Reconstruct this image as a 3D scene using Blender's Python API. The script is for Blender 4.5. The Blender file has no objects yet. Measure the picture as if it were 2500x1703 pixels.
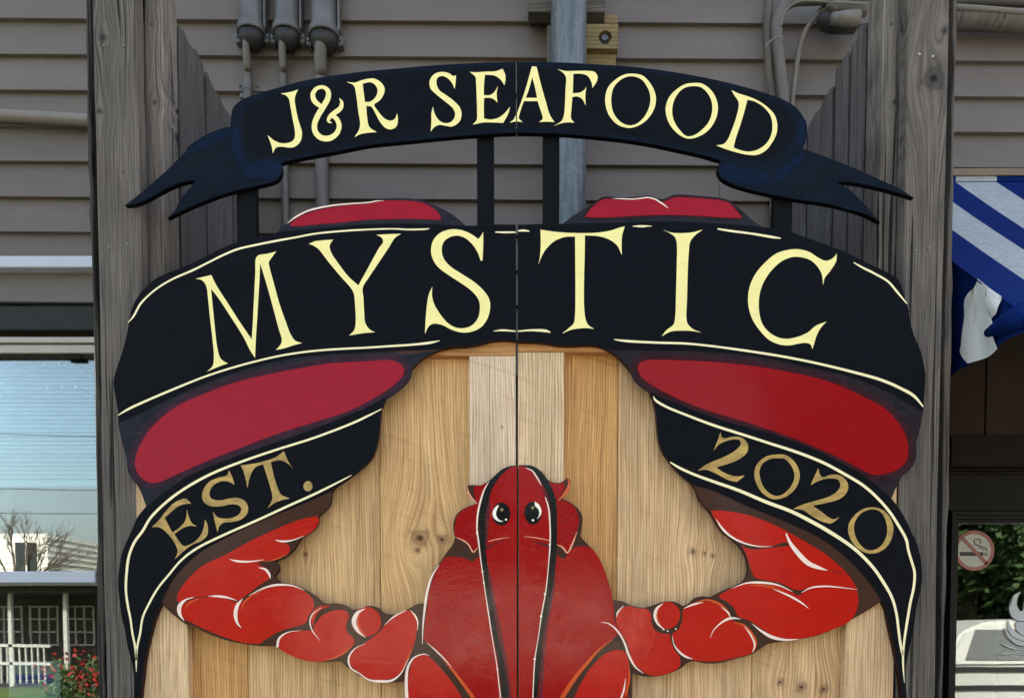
import bpy, bmesh, math, random
from mathutils import Vector, Matrix
from mathutils.geometry import tessellate_polygon

random.seed(7)
S = bpy.context.scene
R = math.radians

# ------------------------------------------------------------------ camera
FPX = 1805.0                    # focal length in photograph pixels (26 mm equivalent)
PX, PY = 1250.0, 1586.0         # principal point (photo is the upper part of a rising-front view)
CAM_Z = 1.60
PITCH = R(-2.1)
cd = bpy.data.cameras.new('camera')
cam = bpy.data.objects.new('camera', cd)
S.collection.objects.link(cam)
cd.sensor_fit = 'HORIZONTAL'
cd.sensor_width = 36.0
cd.lens = 36.0 * FPX / 2500.0
cd.shift_y = (PY - 851.5) / 2500.0
cd.clip_start, cd.clip_end = 0.05, 3000
cam.location = (0, 0, CAM_Z)
cam.rotation_euler = (R(90) + PITCH, 0, 0)
S.camera = cam

# ------------------------------------------------------------------ sky, sun, exposure
w = bpy.data.worlds.new('World'); S.world = w; w.use_nodes = True
nt = w.node_tree
sky = nt.nodes.new('ShaderNodeTexSky'); sky.sky_type = 'NISHITA'
sky.sun_disc = False
SUN_EL, SUN_AZ = 52, 12          # sun stands behind the shop, a little to the right
sky.sun_elevation = R(SUN_EL); sky.sun_rotation = R(SUN_AZ)
sky.air_density = 1.0; sky.dust_density = 4.0; sky.ozone_density = 0.25
wb = nt.nodes.new('ShaderNodeMix'); wb.data_type = 'RGBA'; wb.blend_type = 'MULTIPLY'      # hazy warm-white sky: the photo is balanced for open shade
wb.inputs[0].default_value = 1.0; wb.inputs[7].default_value = (1.12, 1.0, 0.86, 1)
nt.links.new(sky.outputs[0], wb.inputs[6]); nt.links.new(wb.outputs[2], nt.nodes['Background'].inputs[0])
nt.nodes['Background'].inputs[1].default_value = 0.10
sd = bpy.data.lights.new('sun', 'SUN'); sd.energy = 4.0; sd.angle = R(0.5); sd.color = (1, 0.90, 0.77)
sun = bpy.data.objects.new('sun', sd); S.collection.objects.link(sun)
dv = Vector((math.sin(R(SUN_AZ)) * math.cos(R(SUN_EL)), math.cos(R(SUN_AZ)) * math.cos(R(SUN_EL)), math.sin(R(SUN_EL))))
sun.rotation_euler = dv.to_track_quat('Z', 'Y').to_euler()
sun.location = dv * 40
S.view_settings.view_transform = 'Standard'; S.view_settings.look = 'None'
S.view_settings.gamma = 1.0; S.view_settings.use_curve_mapping = False
S.view_settings.exposure = 2.7

# ------------------------------------------------------------------ measuring helpers
def W(sx, sy, Y):
    """point of the plane y=Y seen at photograph pixel sx, sy"""
    u, v = (sx - PX) / FPX, (PY - sy) / FPX
    c, s = math.cos(PITCH), math.sin(PITCH)
    d = Vector((u, c - v * s, s + v * c))
    k = Y / d.y
    return Vector((d.x * k, Y, CAM_Z + d.z * k))
def Wx(sx, sy, Y): return W(sx, sy, Y).x
def Wz(sy, Y): return W(PX, sy, Y).z

CROP = {'A': (200, 100), 'B': (900, 100), 'C': (1600, 100), 'D': (200, 460), 'E': (900, 460), 'F': (1600, 460),
        'G': (200, 840), 'H': (900, 840), 'I': (1600, 840), 'J': (200, 1203), 'K': (900, 1203), 'L': (1600, 1203)}
CS = 2216 / 700.0
def T(spec):
    """'A 12,34 56,78c B 1,2' -> [(sx, sy, corner)] ; a third number is a stroke width"""
    out, key = [], None
    for tok in spec.split():
        if tok in CROP: key = tok; continue
        c = tok.endswith('c'); v = [float(t) for t in tok.rstrip('c').split(',')]
        x0, y0 = CROP[key]
        out.append((x0 + v[0] / CS, y0 + v[1] / CS, (v[2] / CS if len(v) > 2 else (1 if c else 0))))
    return out

def _cr(p0, p1, p2, p3, n):
    def tj(ti, a, b): return ti + max(1e-6, math.hypot(b[0] - a[0], b[1] - a[1])) ** 0.5
    t0 = 0; t1 = tj(t0, p0, p1); t2 = tj(t1, p1, p2); t3 = tj(t2, p2, p3)
    res = []
    for i in range(n):
        t = t1 + (t2 - t1) * i / n
        L = lambda a, b, ta, tb: tuple(((tb - t) * a[k] + (t - ta) * b[k]) / (tb - ta) for k in range(len(a)))
        A1 = L(p0, p1, t0, t1); A2 = L(p1, p2, t1, t2); A3 = L(p2, p3, t2, t3)
        B1 = L(A1, A2, t0, t2); B2 = L(A2, A3, t1, t3)
        res.append(L(B1, B2, t1, t2))
    return res
def smooth_open(p, n=5):
    if len(p) < 3: return list(p)
    ext = [tuple(2 * a - b for a, b in zip(p[0], p[1]))] + list(p) + [tuple(2 * a - b for a, b in zip(p[-1], p[-2]))]
    out = []
    for i in range(1, len(ext) - 2): out += _cr(ext[i - 1], ext[i], ext[i + 1], ext[i + 2], n)
    return out + [p[-1]]
def smooth_closed(pts, n=5):
    xy = [(p[0], p[1]) for p in pts]
    ks = [i for i, p in enumerate(pts) if p[2] == 1]
    m = len(xy); out = []
    if not ks:
        for i in range(m): out += _cr(xy[i - 1], xy[i], xy[(i + 1) % m], xy[(i + 2) % m], n)
        return out
    for a, k in enumerate(ks):
        e = ks[(a + 1) % len(ks)]
        if e <= k: e += m
        out += smooth_open([xy[i % m] for i in range(k, e + 1)], n)[:-1]
    return out
def stroke_poly(pts, n=5, tip=False):
    q = smooth_open(pts, n); L, Rr = [], []
    for i, p in enumerate(q):
        a, b = q[max(0, i - 1)], q[min(len(q) - 1, i + 1)]
        dx, dy = b[0] - a[0], b[1] - a[1]; l = math.hypot(dx, dy) or 1
        nx, ny = -dy / l, dx / l; h = max(0.25, p[2] / 2)
        L.append((p[0] + nx * h, p[1] + ny * h)); Rr.append((p[0] - nx * h, p[1] - ny * h))
    return L, Rr

# ------------------------------------------------------------------ objects
def link(o): S.collection.objects.link(o); return o
def tag(o, label, cat, group=None):
    o['label'] = label; o['category'] = cat
    if group: o['group'] = group
    return o
def thing(name, label, cat, loc=(0, 0, 0), group=None):
    o = link(bpy.data.objects.new(name, None)); o.location = loc; o.empty_display_size = 0.1
    return tag(o, label, cat, group)
def setpar(o, parent):
    if parent is not None:
        o.parent = parent
        base = Vector(parent.location); q = parent.parent
        while q is not None: base += Vector(q.location); q = q.parent
        o.location = Vector(o.location) - base
    return o
def mesh_obj(name, verts, faces, mat, parent=None, smooth=False, cols=None, mats=None, origin=None):
    me = bpy.data.meshes.new(name)
    if origin is None and verts:
        xs, ys, zs = zip(*[tuple(v) for v in verts])
        origin = Vector(((min(xs) + max(xs)) / 2, (min(ys) + max(ys)) / 2, min(zs)))
    origin = Vector(origin)
    me.from_pydata([tuple(Vector(v) - origin) for v in verts], [], faces)
    for m_ in (mat if isinstance(mat, (list, tuple)) else [mat]): me.materials.append(m_)
    if mats: me.polygons.foreach_set('material_index', mats)
    if smooth: me.polygons.foreach_set('use_smooth', [True] * len(me.polygons))
    if cols is not None:
        at = me.color_attributes.new('paint', 'FLOAT_COLOR', 'POINT')
        at.data.foreach_set('color', [c for col in cols for c in (*col[:3], 1.0)])
    me.validate(); me.update()
    o = link(bpy.data.objects.new(name, me)); o.location = origin
    return setpar(o, parent)

class MB:
    def __init__(s): s.v, s.f, s.m = [], [], []
    def add(s, v, f, m=0):
        b = len(s.v); s.v += [Vector(p) for p in v]; s.f += [[b + i for i in q] for q in f]; s.m += [m] * len(f); return s
    def box(s, lo, hi, m=0, ch=0.0):
        x0, y0, z0 = lo; x1, y1, z1 = hi
        if ch <= 0:
            v = [(x, y, z) for z in (z0, z1) for y in (y0, y1) for x in (x0, x1)]
            return s.add(v, [(0, 2, 3, 1), (4, 5, 7, 6), (0, 1, 5, 4), (2, 6, 7, 3), (0, 4, 6, 2), (1, 3, 7, 5)], m)
        bm = bmesh.new(); bmesh.ops.create_cube(bm, size=1)
        for q in bm.verts: q.co = Vector(((x0 + x1) / 2 + q.co.x * (x1 - x0), (y0 + y1) / 2 + q.co.y * (y1 - y0), (z0 + z1) / 2 + q.co.z * (z1 - z0)))
        bmesh.ops.bevel(bm, geom=bm.edges[:], offset=ch, segments=1, affect='EDGES')
        bm.verts.index_update(); s.add([q.co.copy() for q in bm.verts], [[q.index for q in f.verts] for f in bm.faces], m); bm.free(); return s
    def tube(s, pts, r, n=14, m=0, cap=True):
        pts = [Vector(p) for p in pts]; rings = []; up = None
        for i, p in enumerate(pts):
            d = (pts[min(i + 1, len(pts) - 1)] - pts[max(i - 1, 0)]).normalized()
            if up is None: up = d.orthogonal().normalized()
            up = (up - d * up.dot(d)).normalized(); w_ = d.cross(up)
            rr = r[i] if isinstance(r, (list, tuple)) else r
            rings.append([p + (up * math.cos(2 * math.pi * k / n) + w_ * math.sin(2 * math.pi * k / n)) * rr for k in range(n)])
        v = [q for g in rings for q in g]; f = []
        for i in range(len(pts) - 1):
            for k in range(n): f.append((i * n + k, i * n + (k + 1) % n, (i + 1) * n + (k + 1) % n, (i + 1) * n + k))
        if cap: f += [tuple(reversed(range(n))), tuple((len(pts) - 1) * n + k for k in range(n))]
        return s.add(v, f, m)
    def build(s, name, mat, parent=None, smooth=False, **k):
        return mesh_obj(name, s.v, s.f, mat, parent, smooth, mats=s.m if isinstance(mat, (list, tuple)) else None, **k)
def auto_smooth(o, ang=40):
    me = o.data
    me.polygons.foreach_set('use_smooth', [True] * len(me.polygons))
    me.set_sharp_from_angle(angle=R(ang)); return o

# ------------------------------------------------------------------ materials
class NT:
    def __init__(s, name):
        s.mat = bpy.data.materials.new(name); s.mat.use_nodes = True; s.t = s.mat.node_tree; s.t.nodes.clear()
        s.out = s.n('ShaderNodeOutputMaterial')
    def n(s, typ, **k):
        q = s.t.nodes.new(typ)
        for a, b in k.items(): setattr(q, a, b)
        return q
    def set(s, sock, v):
        if isinstance(v, bpy.types.NodeSocket): s.t.links.new(v, sock)
        elif v is not None:
            if hasattr(sock.default_value, '__len__') and not hasattr(v, '__len__'): v = [v] * len(sock.default_value)
            if hasattr(v, '__len__') and len(sock.default_value) == 4 and len(v) == 3: v = (*v, 1)
            sock.default_value = v
    def math(s, op, a, b=None, c=None, clamp=False):
        q = s.n('ShaderNodeMath', operation=op, use_clamp=clamp)
        for i, v in enumerate((a, b, c)): s.set(q.inputs[i], v)
        return q.outputs[0]
    def vmath(s, op, a, b=None):
        q = s.n('ShaderNodeVectorMath', operation=op); s.set(q.inputs[0], a); s.set(q.inputs[1], b); return q.outputs[0]
    def sep(s, v): q = s.n('ShaderNodeSeparateXYZ'); s.set(q.inputs[0], v); return q.outputs
    def comb(s, x, y, z):
        q = s.n('ShaderNodeCombineXYZ')
        for i, v in enumerate((x, y, z)): s.set(q.inputs[i], v)
        return q.outputs[0]
    def noise(s, vec, scale=1, detail=4, rough=0.55, dist=0):
        q = s.n('ShaderNodeTexNoise'); s.set(q.inputs['Vector'], vec); s.set(q.inputs['Scale'], scale)
        s.set(q.inputs['Detail'], detail); s.set(q.inputs['Roughness'], rough); s.set(q.inputs['Distortion'], dist); return q.outputs[0]
    def ramp(s, f, a, b, lo=0, hi=1):
        q = s.n('ShaderNodeMapRange', clamp=True); s.set(q.inputs[0], f)
        for i, v in ((1, a), (2, b), (3, lo), (4, hi)): s.set(q.inputs[i], v)
        return q.outputs[0]
    def mix(s, f, a, b, mode='MIX'):
        q = s.n('ShaderNodeMix', data_type='RGBA', blend_type=mode); s.set(q.inputs[0], f); s.set(q.inputs[6], a); s.set(q.inputs[7], b); return q.outputs[2]
    def bump(s, h, dist, strength=1.0, normal=None):
        q = s.n('ShaderNodeBump'); s.set(q.inputs['Height'], h); s.set(q.inputs['Distance'], dist); s.set(q.inputs['Strength'], strength)
        if normal is not None: s.set(q.inputs['Normal'], normal)
        return q.outputs[0]
    def bsdf(s, col, rough=0.6, normal=None, metal=0.0, spec=0.5, coat=None, coat_rough=0.05, coat_normal=None, emit=None):
        q = s.n('ShaderNodeBsdfPrincipled')
        s.set(q.inputs['Base Color'], col); s.set(q.inputs['Roughness'], rough); s.set(q.inputs['Metallic'], metal)
        s.set(q.inputs['Specular IOR Level'], spec)
        if normal is not None: s.set(q.inputs['Normal'], normal)
        if coat is not None:
            s.set(q.inputs['Coat Weight'], coat); s.set(q.inputs['Coat Roughness'], coat_rough)
            if coat_normal is not None: s.set(q.inputs['Coat Normal'], coat_normal)
        s.t.links.new(q.outputs[0], s.out.inputs[0]); return s.mat
    def obj(s): return s.n('ShaderNodeTexCoord').outputs['Object']
    def pos(s): return s.n('ShaderNodeNewGeometry').outputs['Position']
    def oinfo(s): return s.n('ShaderNodeObjectInfo').outputs

def srgb(r, g, b):
    f = lambda c: (c / 255 / 12.92) if c / 255 <= 0.04045 else ((c / 255 + 0.055) / 1.055) ** 2.4
    return (f(r), f(g), f(b))

def mat_plain(name, col, rough=0.6, var=0.15, scale=12, bump=0.0, metal=0.0, spec=0.5):
    t = NT(name); p = t.vmath('ADD', t.obj(), t.comb(t.math('MULTIPLY', t.oinfo()['Random'], 31), 3, 0))
    n = t.noise(p, scale, 5); k = t.ramp(n, 0.25, 0.75, 1 - var, 1 + var)
    c = t.mix(1, col, t.comb(k, k, k), 'MULTIPLY')
    return t.bsdf(c, rough, t.bump(t.noise(p, scale * 8, 4), bump) if bump else None, metal, spec)

def mat_wood(name, light, dark, ring_freq=110, ring_amt=0.5, streak=0.35, crack=0.0, saw=0.0, knots=True, bump=0.0006, rough=0.7, horizontal=False, stain=0.0, fine_f=210, wave=0.07, kcol=(74, 46, 26), patch_lo=0.25):
    t = NT(name); oi = t.oinfo()
    x, y, z = t.sep(t.obj())
    if horizontal: x, z = z, x
    off = t.math('MULTIPLY', oi['Random'], 53.0)
    kmask = None; warp = x; kd = None
    if knots:
        for kn in ('knot_a', 'knot_b', 'knot_c'):
            at = t.n('ShaderNodeAttribute', attribute_type='OBJECT', attribute_name=kn)
            kx, kz, kr = t.sep(at.outputs['Vector'])
            kr = t.math('MAXIMUM', kr, 0.0008)
            dx = t.math('DIVIDE', t.math('SUBTRACT', x, kx), kr); dz = t.math('DIVIDE', t.math('SUBTRACT', z, kz), kr)
            wob = t.noise(t.comb(dx, off, dz), 1.1, 4)
            d2 = t.math('ADD', t.math('MULTIPLY', dx, dx), t.math('MULTIPLY', t.math('MULTIPLY', dz, dz), 1.0))
            d2w = t.math('MULTIPLY', d2, t.ramp(wob, 0.25, 0.75, 0.3, 2.6))
            near = t.math('POWER', 2.718, t.math('MULTIPLY', d2w, -1.0))
            far = t.math('POWER', 2.718, t.math('MULTIPLY', t.math('ADD', t.math('MULTIPLY', t.math('MULTIPLY', dx, dx), 0.09), t.math('MULTIPLY', t.math('MULTIPLY', dz, dz), 0.03)), -1.0))
            warp = t.math('SUBTRACT', warp, t.math('MULTIPLY', t.math('MULTIPLY', t.math('SUBTRACT', x, kx), far), 0.85))
            ringk = t.math('MULTIPLY', t.ramp(t.math('SINE', t.math('MULTIPLY', t.math('SQRT', d2w), 9)), -1, 1, 0.5, 0.85), near)
            kmask = ringk if kmask is None else t.math('MAXIMUM', kmask, ringk)
    low = t.noise(t.comb(t.math('ADD', t.math('MULTIPLY', warp, 5), off), t.math('MULTIPLY', y, 4), t.math('MULTIPLY', z, 1.1)), 1, 3)
    F = t.math('ADD', warp, t.math('MULTIPLY', t.math('SUBTRACT', low, 0.5), wave))
    wv = t.math('ADD', t.math('MULTIPLY', F, ring_freq * 6.283), t.math('MULTIPLY', t.noise(t.comb(t.math('ADD', t.math('MULTIPLY', F, 30), off), y, t.math('MULTIPLY', z, 5)), 1, 2), 5))
    ring = t.math('POWER', t.math('ADD', t.math('MULTIPLY', t.math('SINE', wv), 0.5), 0.5), 2.5)
    patch = t.noise(t.comb(t.math('ADD', t.math('MULTIPLY', F, 14), off), 2, t.math('MULTIPLY', z, 1.5)), 1, 3)
    ring = t.math('MULTIPLY', ring, t.ramp(patch, 0.3, 0.7, patch_lo, 1))
    fine = t.noise(t.comb(t.math('ADD', t.math('MULTIPLY', F, fine_f), off), t.math('MULTIPLY', y, 60), t.math('MULTIPLY', z, 6)), 1, 6, 0.72)
    f = t.math('ADD', t.math('MULTIPLY', ring, ring_amt), t.math('MULTIPLY', t.ramp(fine, 0.3, 0.75), streak))
    col = t.mix(t.math('MINIMUM', f, 1), light, dark)
    broad = t.ramp(t.noise(t.comb(t.math('ADD', t.math('MULTIPLY', F, 9), off), 7, t.math('MULTIPLY', z, 1.3)), 1, 4), 0.3, 0.7, 0.8, 1.2)
    col = t.mix(1, col, t.comb(broad, broad, broad), 'MULTIPLY')
    h = t.math('MULTIPLY', fine, 0.6)
    if crack:
        cn = t.noise(t.comb(t.math('ADD', t.math('MULTIPLY', F, 95), off), t.math('MULTIPLY', y, 20), t.math('MULTIPLY', z, 1.3)), 1, 4, 0.55, 0.5)
        ck = t.ramp(cn, 0.60, 0.66, 0, 1)
        wide = t.ramp(t.noise(t.comb(t.math('ADD', t.math('MULTIPLY', F, 25), off), 5, t.math('MULTIPLY', z, 1.6)), 1, 5, 0.6), 0.45, 0.8, 0, 0.55)
        cm = t.math('MULTIPLY', t.math('MAXIMUM', ck, wide), crack)
        col = t.mix(cm, col, srgb(34, 33, 34))
        h = t.math('SUBTRACT', h, t.math('MULTIPLY', ck, 1.5))
    if stain:
        st = t.ramp(t.noise(t.comb(t.math('ADD', t.math('MULTIPLY', x, 10), off), y, t.math('MULTIPLY', z, 4)), 1, 4), 0.55, 0.8, 0, stain)
        col = t.mix(st, col, srgb(96, 84, 66))
    if saw:
        sn = t.noise(t.comb(t.math('ADD', t.math('MULTIPLY', z, 55), t.math('MULTIPLY', x, 18)), off, t.math('MULTIPLY', x, 4)), 1, 3, 0.6)
        sm = t.math('MULTIPLY', t.ramp(sn, 0.6, 0.75), saw); col = t.mix(sm, col, dark); h = t.math('SUBTRACT', h, sm)
    if kmask is not None:
        col = t.mix(t.math('MULTIPLY', kmask, 1.25, clamp=True), col, srgb(*kcol))
    col = t.mix(1, col, oi['Color'], 'MULTIPLY')
    return t.bsdf(col, rough, t.bump(h, bump), spec=0.35)

CEDAR = mat_wood('cedar_boards', srgb(240, 206, 154), srgb(146, 98, 54), 150, 0.40, 0.80, saw=0.28, stain=0.4, wave=0.05, kcol=(80, 50, 30), patch_lo=0.45)
GREYWOOD = mat_wood('weathered_grey_wood', srgb(140, 133, 126), srgb(42, 40, 38), 150, 0.30, 0.85, crack=1.0, bump=0.003, rough=0.85, fine_f=210, wave=0.014, stain=0.35, kcol=(22, 22, 24))
GREYWOOD_H = mat_wood('weathered_grey_block', srgb(112, 106, 98), srgb(50, 47, 44), 80, 0.5, 0.5, crack=0.5, bump=0.0012, rough=0.85, horizontal=True)
YELLOWWOOD = mat_wood('treated_lumber', srgb(136, 120, 80), srgb(66, 52, 30), 85, 0.7, 0.35, horizontal=True)

def mat_paint(name, rough=0.45, coat=None, coat_rough=0.06, brush=0.10, bump=0.0003, ripple=0.0, wear=0.0, spec=0.5):
    t = NT(name)
    c = t.n('ShaderNodeAttribute', attribute_type='GEOMETRY', attribute_name='paint').outputs['Color']
    p = t.pos(); px, py, pz = t.sep(p)
    n = t.noise(t.comb(t.math('MULTIPLY', px, 0.6), py, t.math('MULTIPLY', pz, 1.4)), 38, 6, 0.6, 0.8)
    k = t.ramp(n, 0.25, 0.75, 1 - brush, 1 + brush)
    c = t.mix(1, c, t.comb(k, k, k), 'MULTIPLY')
    if wear:
        wn = t.ramp(t.noise(t.comb(t.math('MULTIPLY', px, 2), py, pz), 90, 6, 0.7), 0.62, 0.72, 0, wear)
        c = t.mix(wn, c, srgb(120, 110, 80))
    fine = t.noise(p, 320, 4, 0.6)
    nb = t.bump(fine, bump)
    cn = None
    if ripple:
        rp = t.noise(t.comb(px, py, t.math('MULTIPLY', pz, 1.5)), 120, 2, 0.5, 1.2)
        low = t.noise(p, 14, 3)
        amt = t.ramp(low, 0.35, 0.7, 0.15, 1)
        cn = t.bump(t.math('MULTIPLY', rp, amt), ripple)
    return t.bsdf(c, rough, nb, spec=spec, coat=coat, coat_rough=coat_rough, coat_normal=cn)
P_BLACK = mat_paint('black_sign_paint', 0.5, brush=0.45, bump=0.0004, spec=0.08, wear=0.035)
P_CREAM = mat_paint('cream_letter_paint', 0.5, brush=0.05, wear=0.10)
P_GOLD = mat_paint('gold_letter_paint', 0.45, brush=0.45, wear=0.35)
P_CLAW = mat_paint('red_claw_paint', 0.6, coat=0.2, coat_rough=0.06, brush=0.05, ripple=0.00008, spec=0.08)
P_GLOSS = mat_paint('glossy_red_paint', 0.6, coat=0.30, coat_rough=0.035, brush=0.09, ripple=0.00035, spec=0.04)

# ------------------------------------------------------------------ traced shapes
def tess(loops):
    vs = [p for lp in loops for p in lp]
    tris = tessellate_polygon([[Vector((p[0], p[1], 0)) for p in lp] for lp in loops])
    out = []
    for a, b, c in tris:
        A, B, C = vs[a], vs[b], vs[c]
        cr = (B[0] - A[0]) * (C[1] - A[1]) - (B[1] - A[1]) * (C[0] - A[0])
        if abs(cr) < 1e-9: continue
        out.append((a, b, c) if cr < 0 else (a, c, b))     # image y runs down: this order faces the street
    return vs, out

SIGN_Y = 1.750
def layer(name, loops, y, col, mat, parent):
    vs, tris = tess(loops)
    V = [W(p[0], p[1], y) for p in vs]
    f = [tuple(t) for t in tris]
    # make sure the faces look towards -y
    a, b, c = (V[i] for i in f[0])
    if (b - a).cross(c - a).y > 0: f = [tuple(reversed(t)) for t in f]
    return mesh_obj(name, V, f, mat, parent, cols=[col] * len(V))
def patch(name, spec, y, col, mat, parent, holes=(), n=5):
    return layer(name, [smooth_closed(T(spec), n)] + [smooth_closed(T(h), n) for h in holes], y, col, mat, parent)
def strokes(name, specs, y, col, mat, parent, n=5, joined=False):
    """each brush stroke is a piece of its own"""
    o = None; V, Fc = [], []
    for sp in specs:
        L, Rr = stroke_poly(T(sp), n); b = len(V); m = len(L)
        dy = lambda i: 0.00015 * i / m if joined else 0.0
        yq = y - (0.0002 if joined and b else 0)
        V += [W(p[0], p[1], yq - dy(i)) for i, p in enumerate(L)] + [W(p[0], p[1], yq - dy(i)) for i, p in enumerate(Rr)]
        for i in range(m - 1): Fc.append((b + i, b + i + 1, b + m + i + 1, b + m + i))
        if not joined:
            o = mesh_obj(name, V, Fc, mat, parent, cols=[col] * len(V)); V, Fc = [], []
    if joined: o = mesh_obj(name, V, Fc, mat, parent, cols=[col] * len(V))
    return o
def disc(name, key, cx, cy, rx, ry, y, col, mat, parent, n=28):
    x0, y0 = CROP[key]
    lp = [(x0 + (cx + rx * math.cos(2 * math.pi * i / n)) / CS, y0 + (cy + ry * math.sin(2 * math.pi * i / n)) / CS) for i in range(n)]
    return layer(name, [lp], y, col, mat, parent)
def offset_loop(lp, d):
    m = len(lp); area = sum(lp[i][0] * lp[(i + 1) % m][1] - lp[(i + 1) % m][0] * lp[i][1] for i in range(m))
    s = 1 if area > 0 else -1; out = []
    for i in range(m):
        a, b = lp[i - 1], lp[(i + 1) % m]; dx, dy = b[0] - a[0], b[1] - a[1]; l = math.hypot(dx, dy) or 1
        out.append((lp[i][0] + s * dy / l * d, lp[i][1] - s * dx / l * d))
    return out
def halo(name, spec, d, y, cin, cout, mat, parent, n=5, steps=3, xmin=-1e9, xmax=1e9):
    lp = smooth_closed(T(spec), n); m = len(lp); V, C, Fc = [], [], []
    for k in range(steps + 1):
        t = k / steps
        V += [W(min(xmax, max(xmin, p[0])), p[1], y) for p in offset_loop(lp, d * t)]
        C += [tuple(cin[j] + (cout[j] - cin[j]) * t for j in range(3))] * m
    for k in range(steps):
        for i in range(m): Fc.append((k * m + i, k * m + (i + 1) % m, (k + 1) * m + (i + 1) % m, (k + 1) * m + i))
    return mesh_obj(name, V, Fc, mat, parent, cols=C)
def cutout(name, loop, yf, thick, mat, parent, col, edge):
    """plywood cutout with eased front edge, real thickness"""
    m = len(loop); ins = offset_loop(loop, -0.9)
    vs, tris = tess([ins])
    V = [W(p[0], p[1], yf) for p in ins]
    q = [W(p[0], p[1], yf) for p in loop]
    V += [Vector((p.x, yf + 0.001, p.z)) for p in q] + [Vector((p.x, yf + thick, p.z)) for p in q]
    Fc = [tuple(t) for t in tris]
    a, b, c = (V[i] for i in Fc[0])
    if (b - a).cross(c - a).y > 0: Fc = [tuple(reversed(t)) for t in Fc]
    back = [tuple(2 * m + i for i in reversed(t)) for t in Fc]
    for k in range(2):
        for i in range(m):
            j = (i + 1) % m; Fc.append((k * m + i, k * m + j, (k + 1) * m + j, (k + 1) * m + i))
    C = [col] * m + [edge] * (2 * m)
    o = mesh_obj(name, V, Fc + back, mat, parent, cols=C)
    bm = bmesh.new(); bm.from_mesh(o.data); bmesh.ops.recalc_face_normals(bm, faces=bm.faces[:]); bm.to_mesh(o.data); bm.free()
    return o

# ------------------------------------------------------------------ GROUND
def sheet(name, x0, x1, y0, y1, z, mat):
    o = mesh_obj(name, [(x0, y0, z), (x1, y0, z), (x1, y1, z), (x0, y1, z)], [(0, 1, 2, 3)], mat, origin=(0, 0, z)); o['kind'] = 'structure'; return o
def mat_ground(name, a, b, s1, s2, bump):
    t = NT(name); p = t.pos()
    c = t.mix(t.ramp(t.noise(p, s1, 5), 0.3, 0.7), a, b); c = t.mix(t.ramp(t.noise(p, s2, 3), 0.4, 0.8, 0, 0.4), c, tuple(0.5 * v for v in a))
    return t.bsdf(c, 0.9, t.bump(t.noise(p, s2, 4), bump), spec=0.2)
EARTH = mat_ground('far_grass', (0.06, 0.085, 0.03), (0.09, 0.10, 0.045), 0.3, 40, 0.02)
ASPH = mat_ground('pale_pavement', (0.15, 0.14, 0.13), (0.20, 0.19, 0.17), 0.6, 60, 0.004)
LAWN = mat_ground('lawn_grass', (0.05, 0.09, 0.02), (0.10, 0.13, 0.04), 1.2, 80, 0.03)
sheet('ground', -900, 900, -900, 900, 0.0, EARTH)
sheet('pavement', -14, 22, -6.5, 12, 0.004, ASPH)
ROADM = mat_ground('dark_asphalt', (0.045, 0.045, 0.045), (0.065, 0.063, 0.06), 0.8, 60, 0.004)
sheet('road', -60, 60, -23, -9.5, 0.004, ROADM)
sheet('lawn', -24, -4.0, -13.0, -1.2, 0.008, LAWN)

# ------------------------------------------------------------------ SHOP BUILDING
WALL_Y = 2.50
TILT = -0.0068
def mat_siding(name, col):
    t = NT(name); oi = t.oinfo(); p = t.pos(); x, y, z = t.sep(p)
    k = t.math('ADD', t.ramp(t.noise(t.comb(t.math('MULTIPLY', x, 1.2), y, t.math('MULTIPLY', z, 5)), 2.2, 6, 0.6), 0.25, 0.75, 0.86, 1.10), t.math('MULTIPLY', t.math('SUBTRACT', oi['Random'], 0.5), 0.10))
    st = t.ramp(t.noise(t.comb(t.math('MULTIPLY', x, 22), y, t.math('MULTIPLY', z, 1.4)), 1, 5, 0.7), 0.55, 0.8, 0, 0.22)
    c = t.mix(1, col, t.comb(k, k, k), 'MULTIPLY'); c = t.mix(st, c, srgb(74, 66, 58))
    gr = t.noise(t.comb(t.math('MULTIPLY', x, 6), y, t.math('MULTIPLY', z, 220)), 1, 4, 0.6)
    return t.bsdf(c, 0.55, t.bump(gr, 0.0006), spec=0.35)
SIDING_OLD = mat_plain('taupe_siding_paint', srgb(104, 97, 92), 0.6, 0.10, 5, 0.0005)
DARKROOM = mat_plain('dark_interior', (0.035, 0.033, 0.03), 0.9, 0.2, 3)
TRIM = mat_plain('cream_window_trim', srgb(176, 172, 163), 0.5, 0.05, 20)
TRIMW = mat_plain('white_vinyl_trim', srgb(188, 196, 208), 0.45, 0.04, 20)
CHAR = mat_plain('charcoal_header', srgb(46, 49, 49), 0.7, 0.12, 15, spec=0.2)
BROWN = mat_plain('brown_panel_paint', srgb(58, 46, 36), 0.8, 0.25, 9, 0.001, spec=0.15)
DKBROWN = mat_plain('dark_brown_beam', srgb(36, 30, 22), 0.85, 0.35, 30, 0.001, spec=0.15)
DKFRAME = mat_plain('dark_bronze_frame', srgb(20, 18, 15), 0.5, 0.1, 20, spec=0.2)
SHINGLE = mat_plain('roof_felt', (0.06, 0.06, 0.06), 0.9, 0.2, 30)

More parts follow.
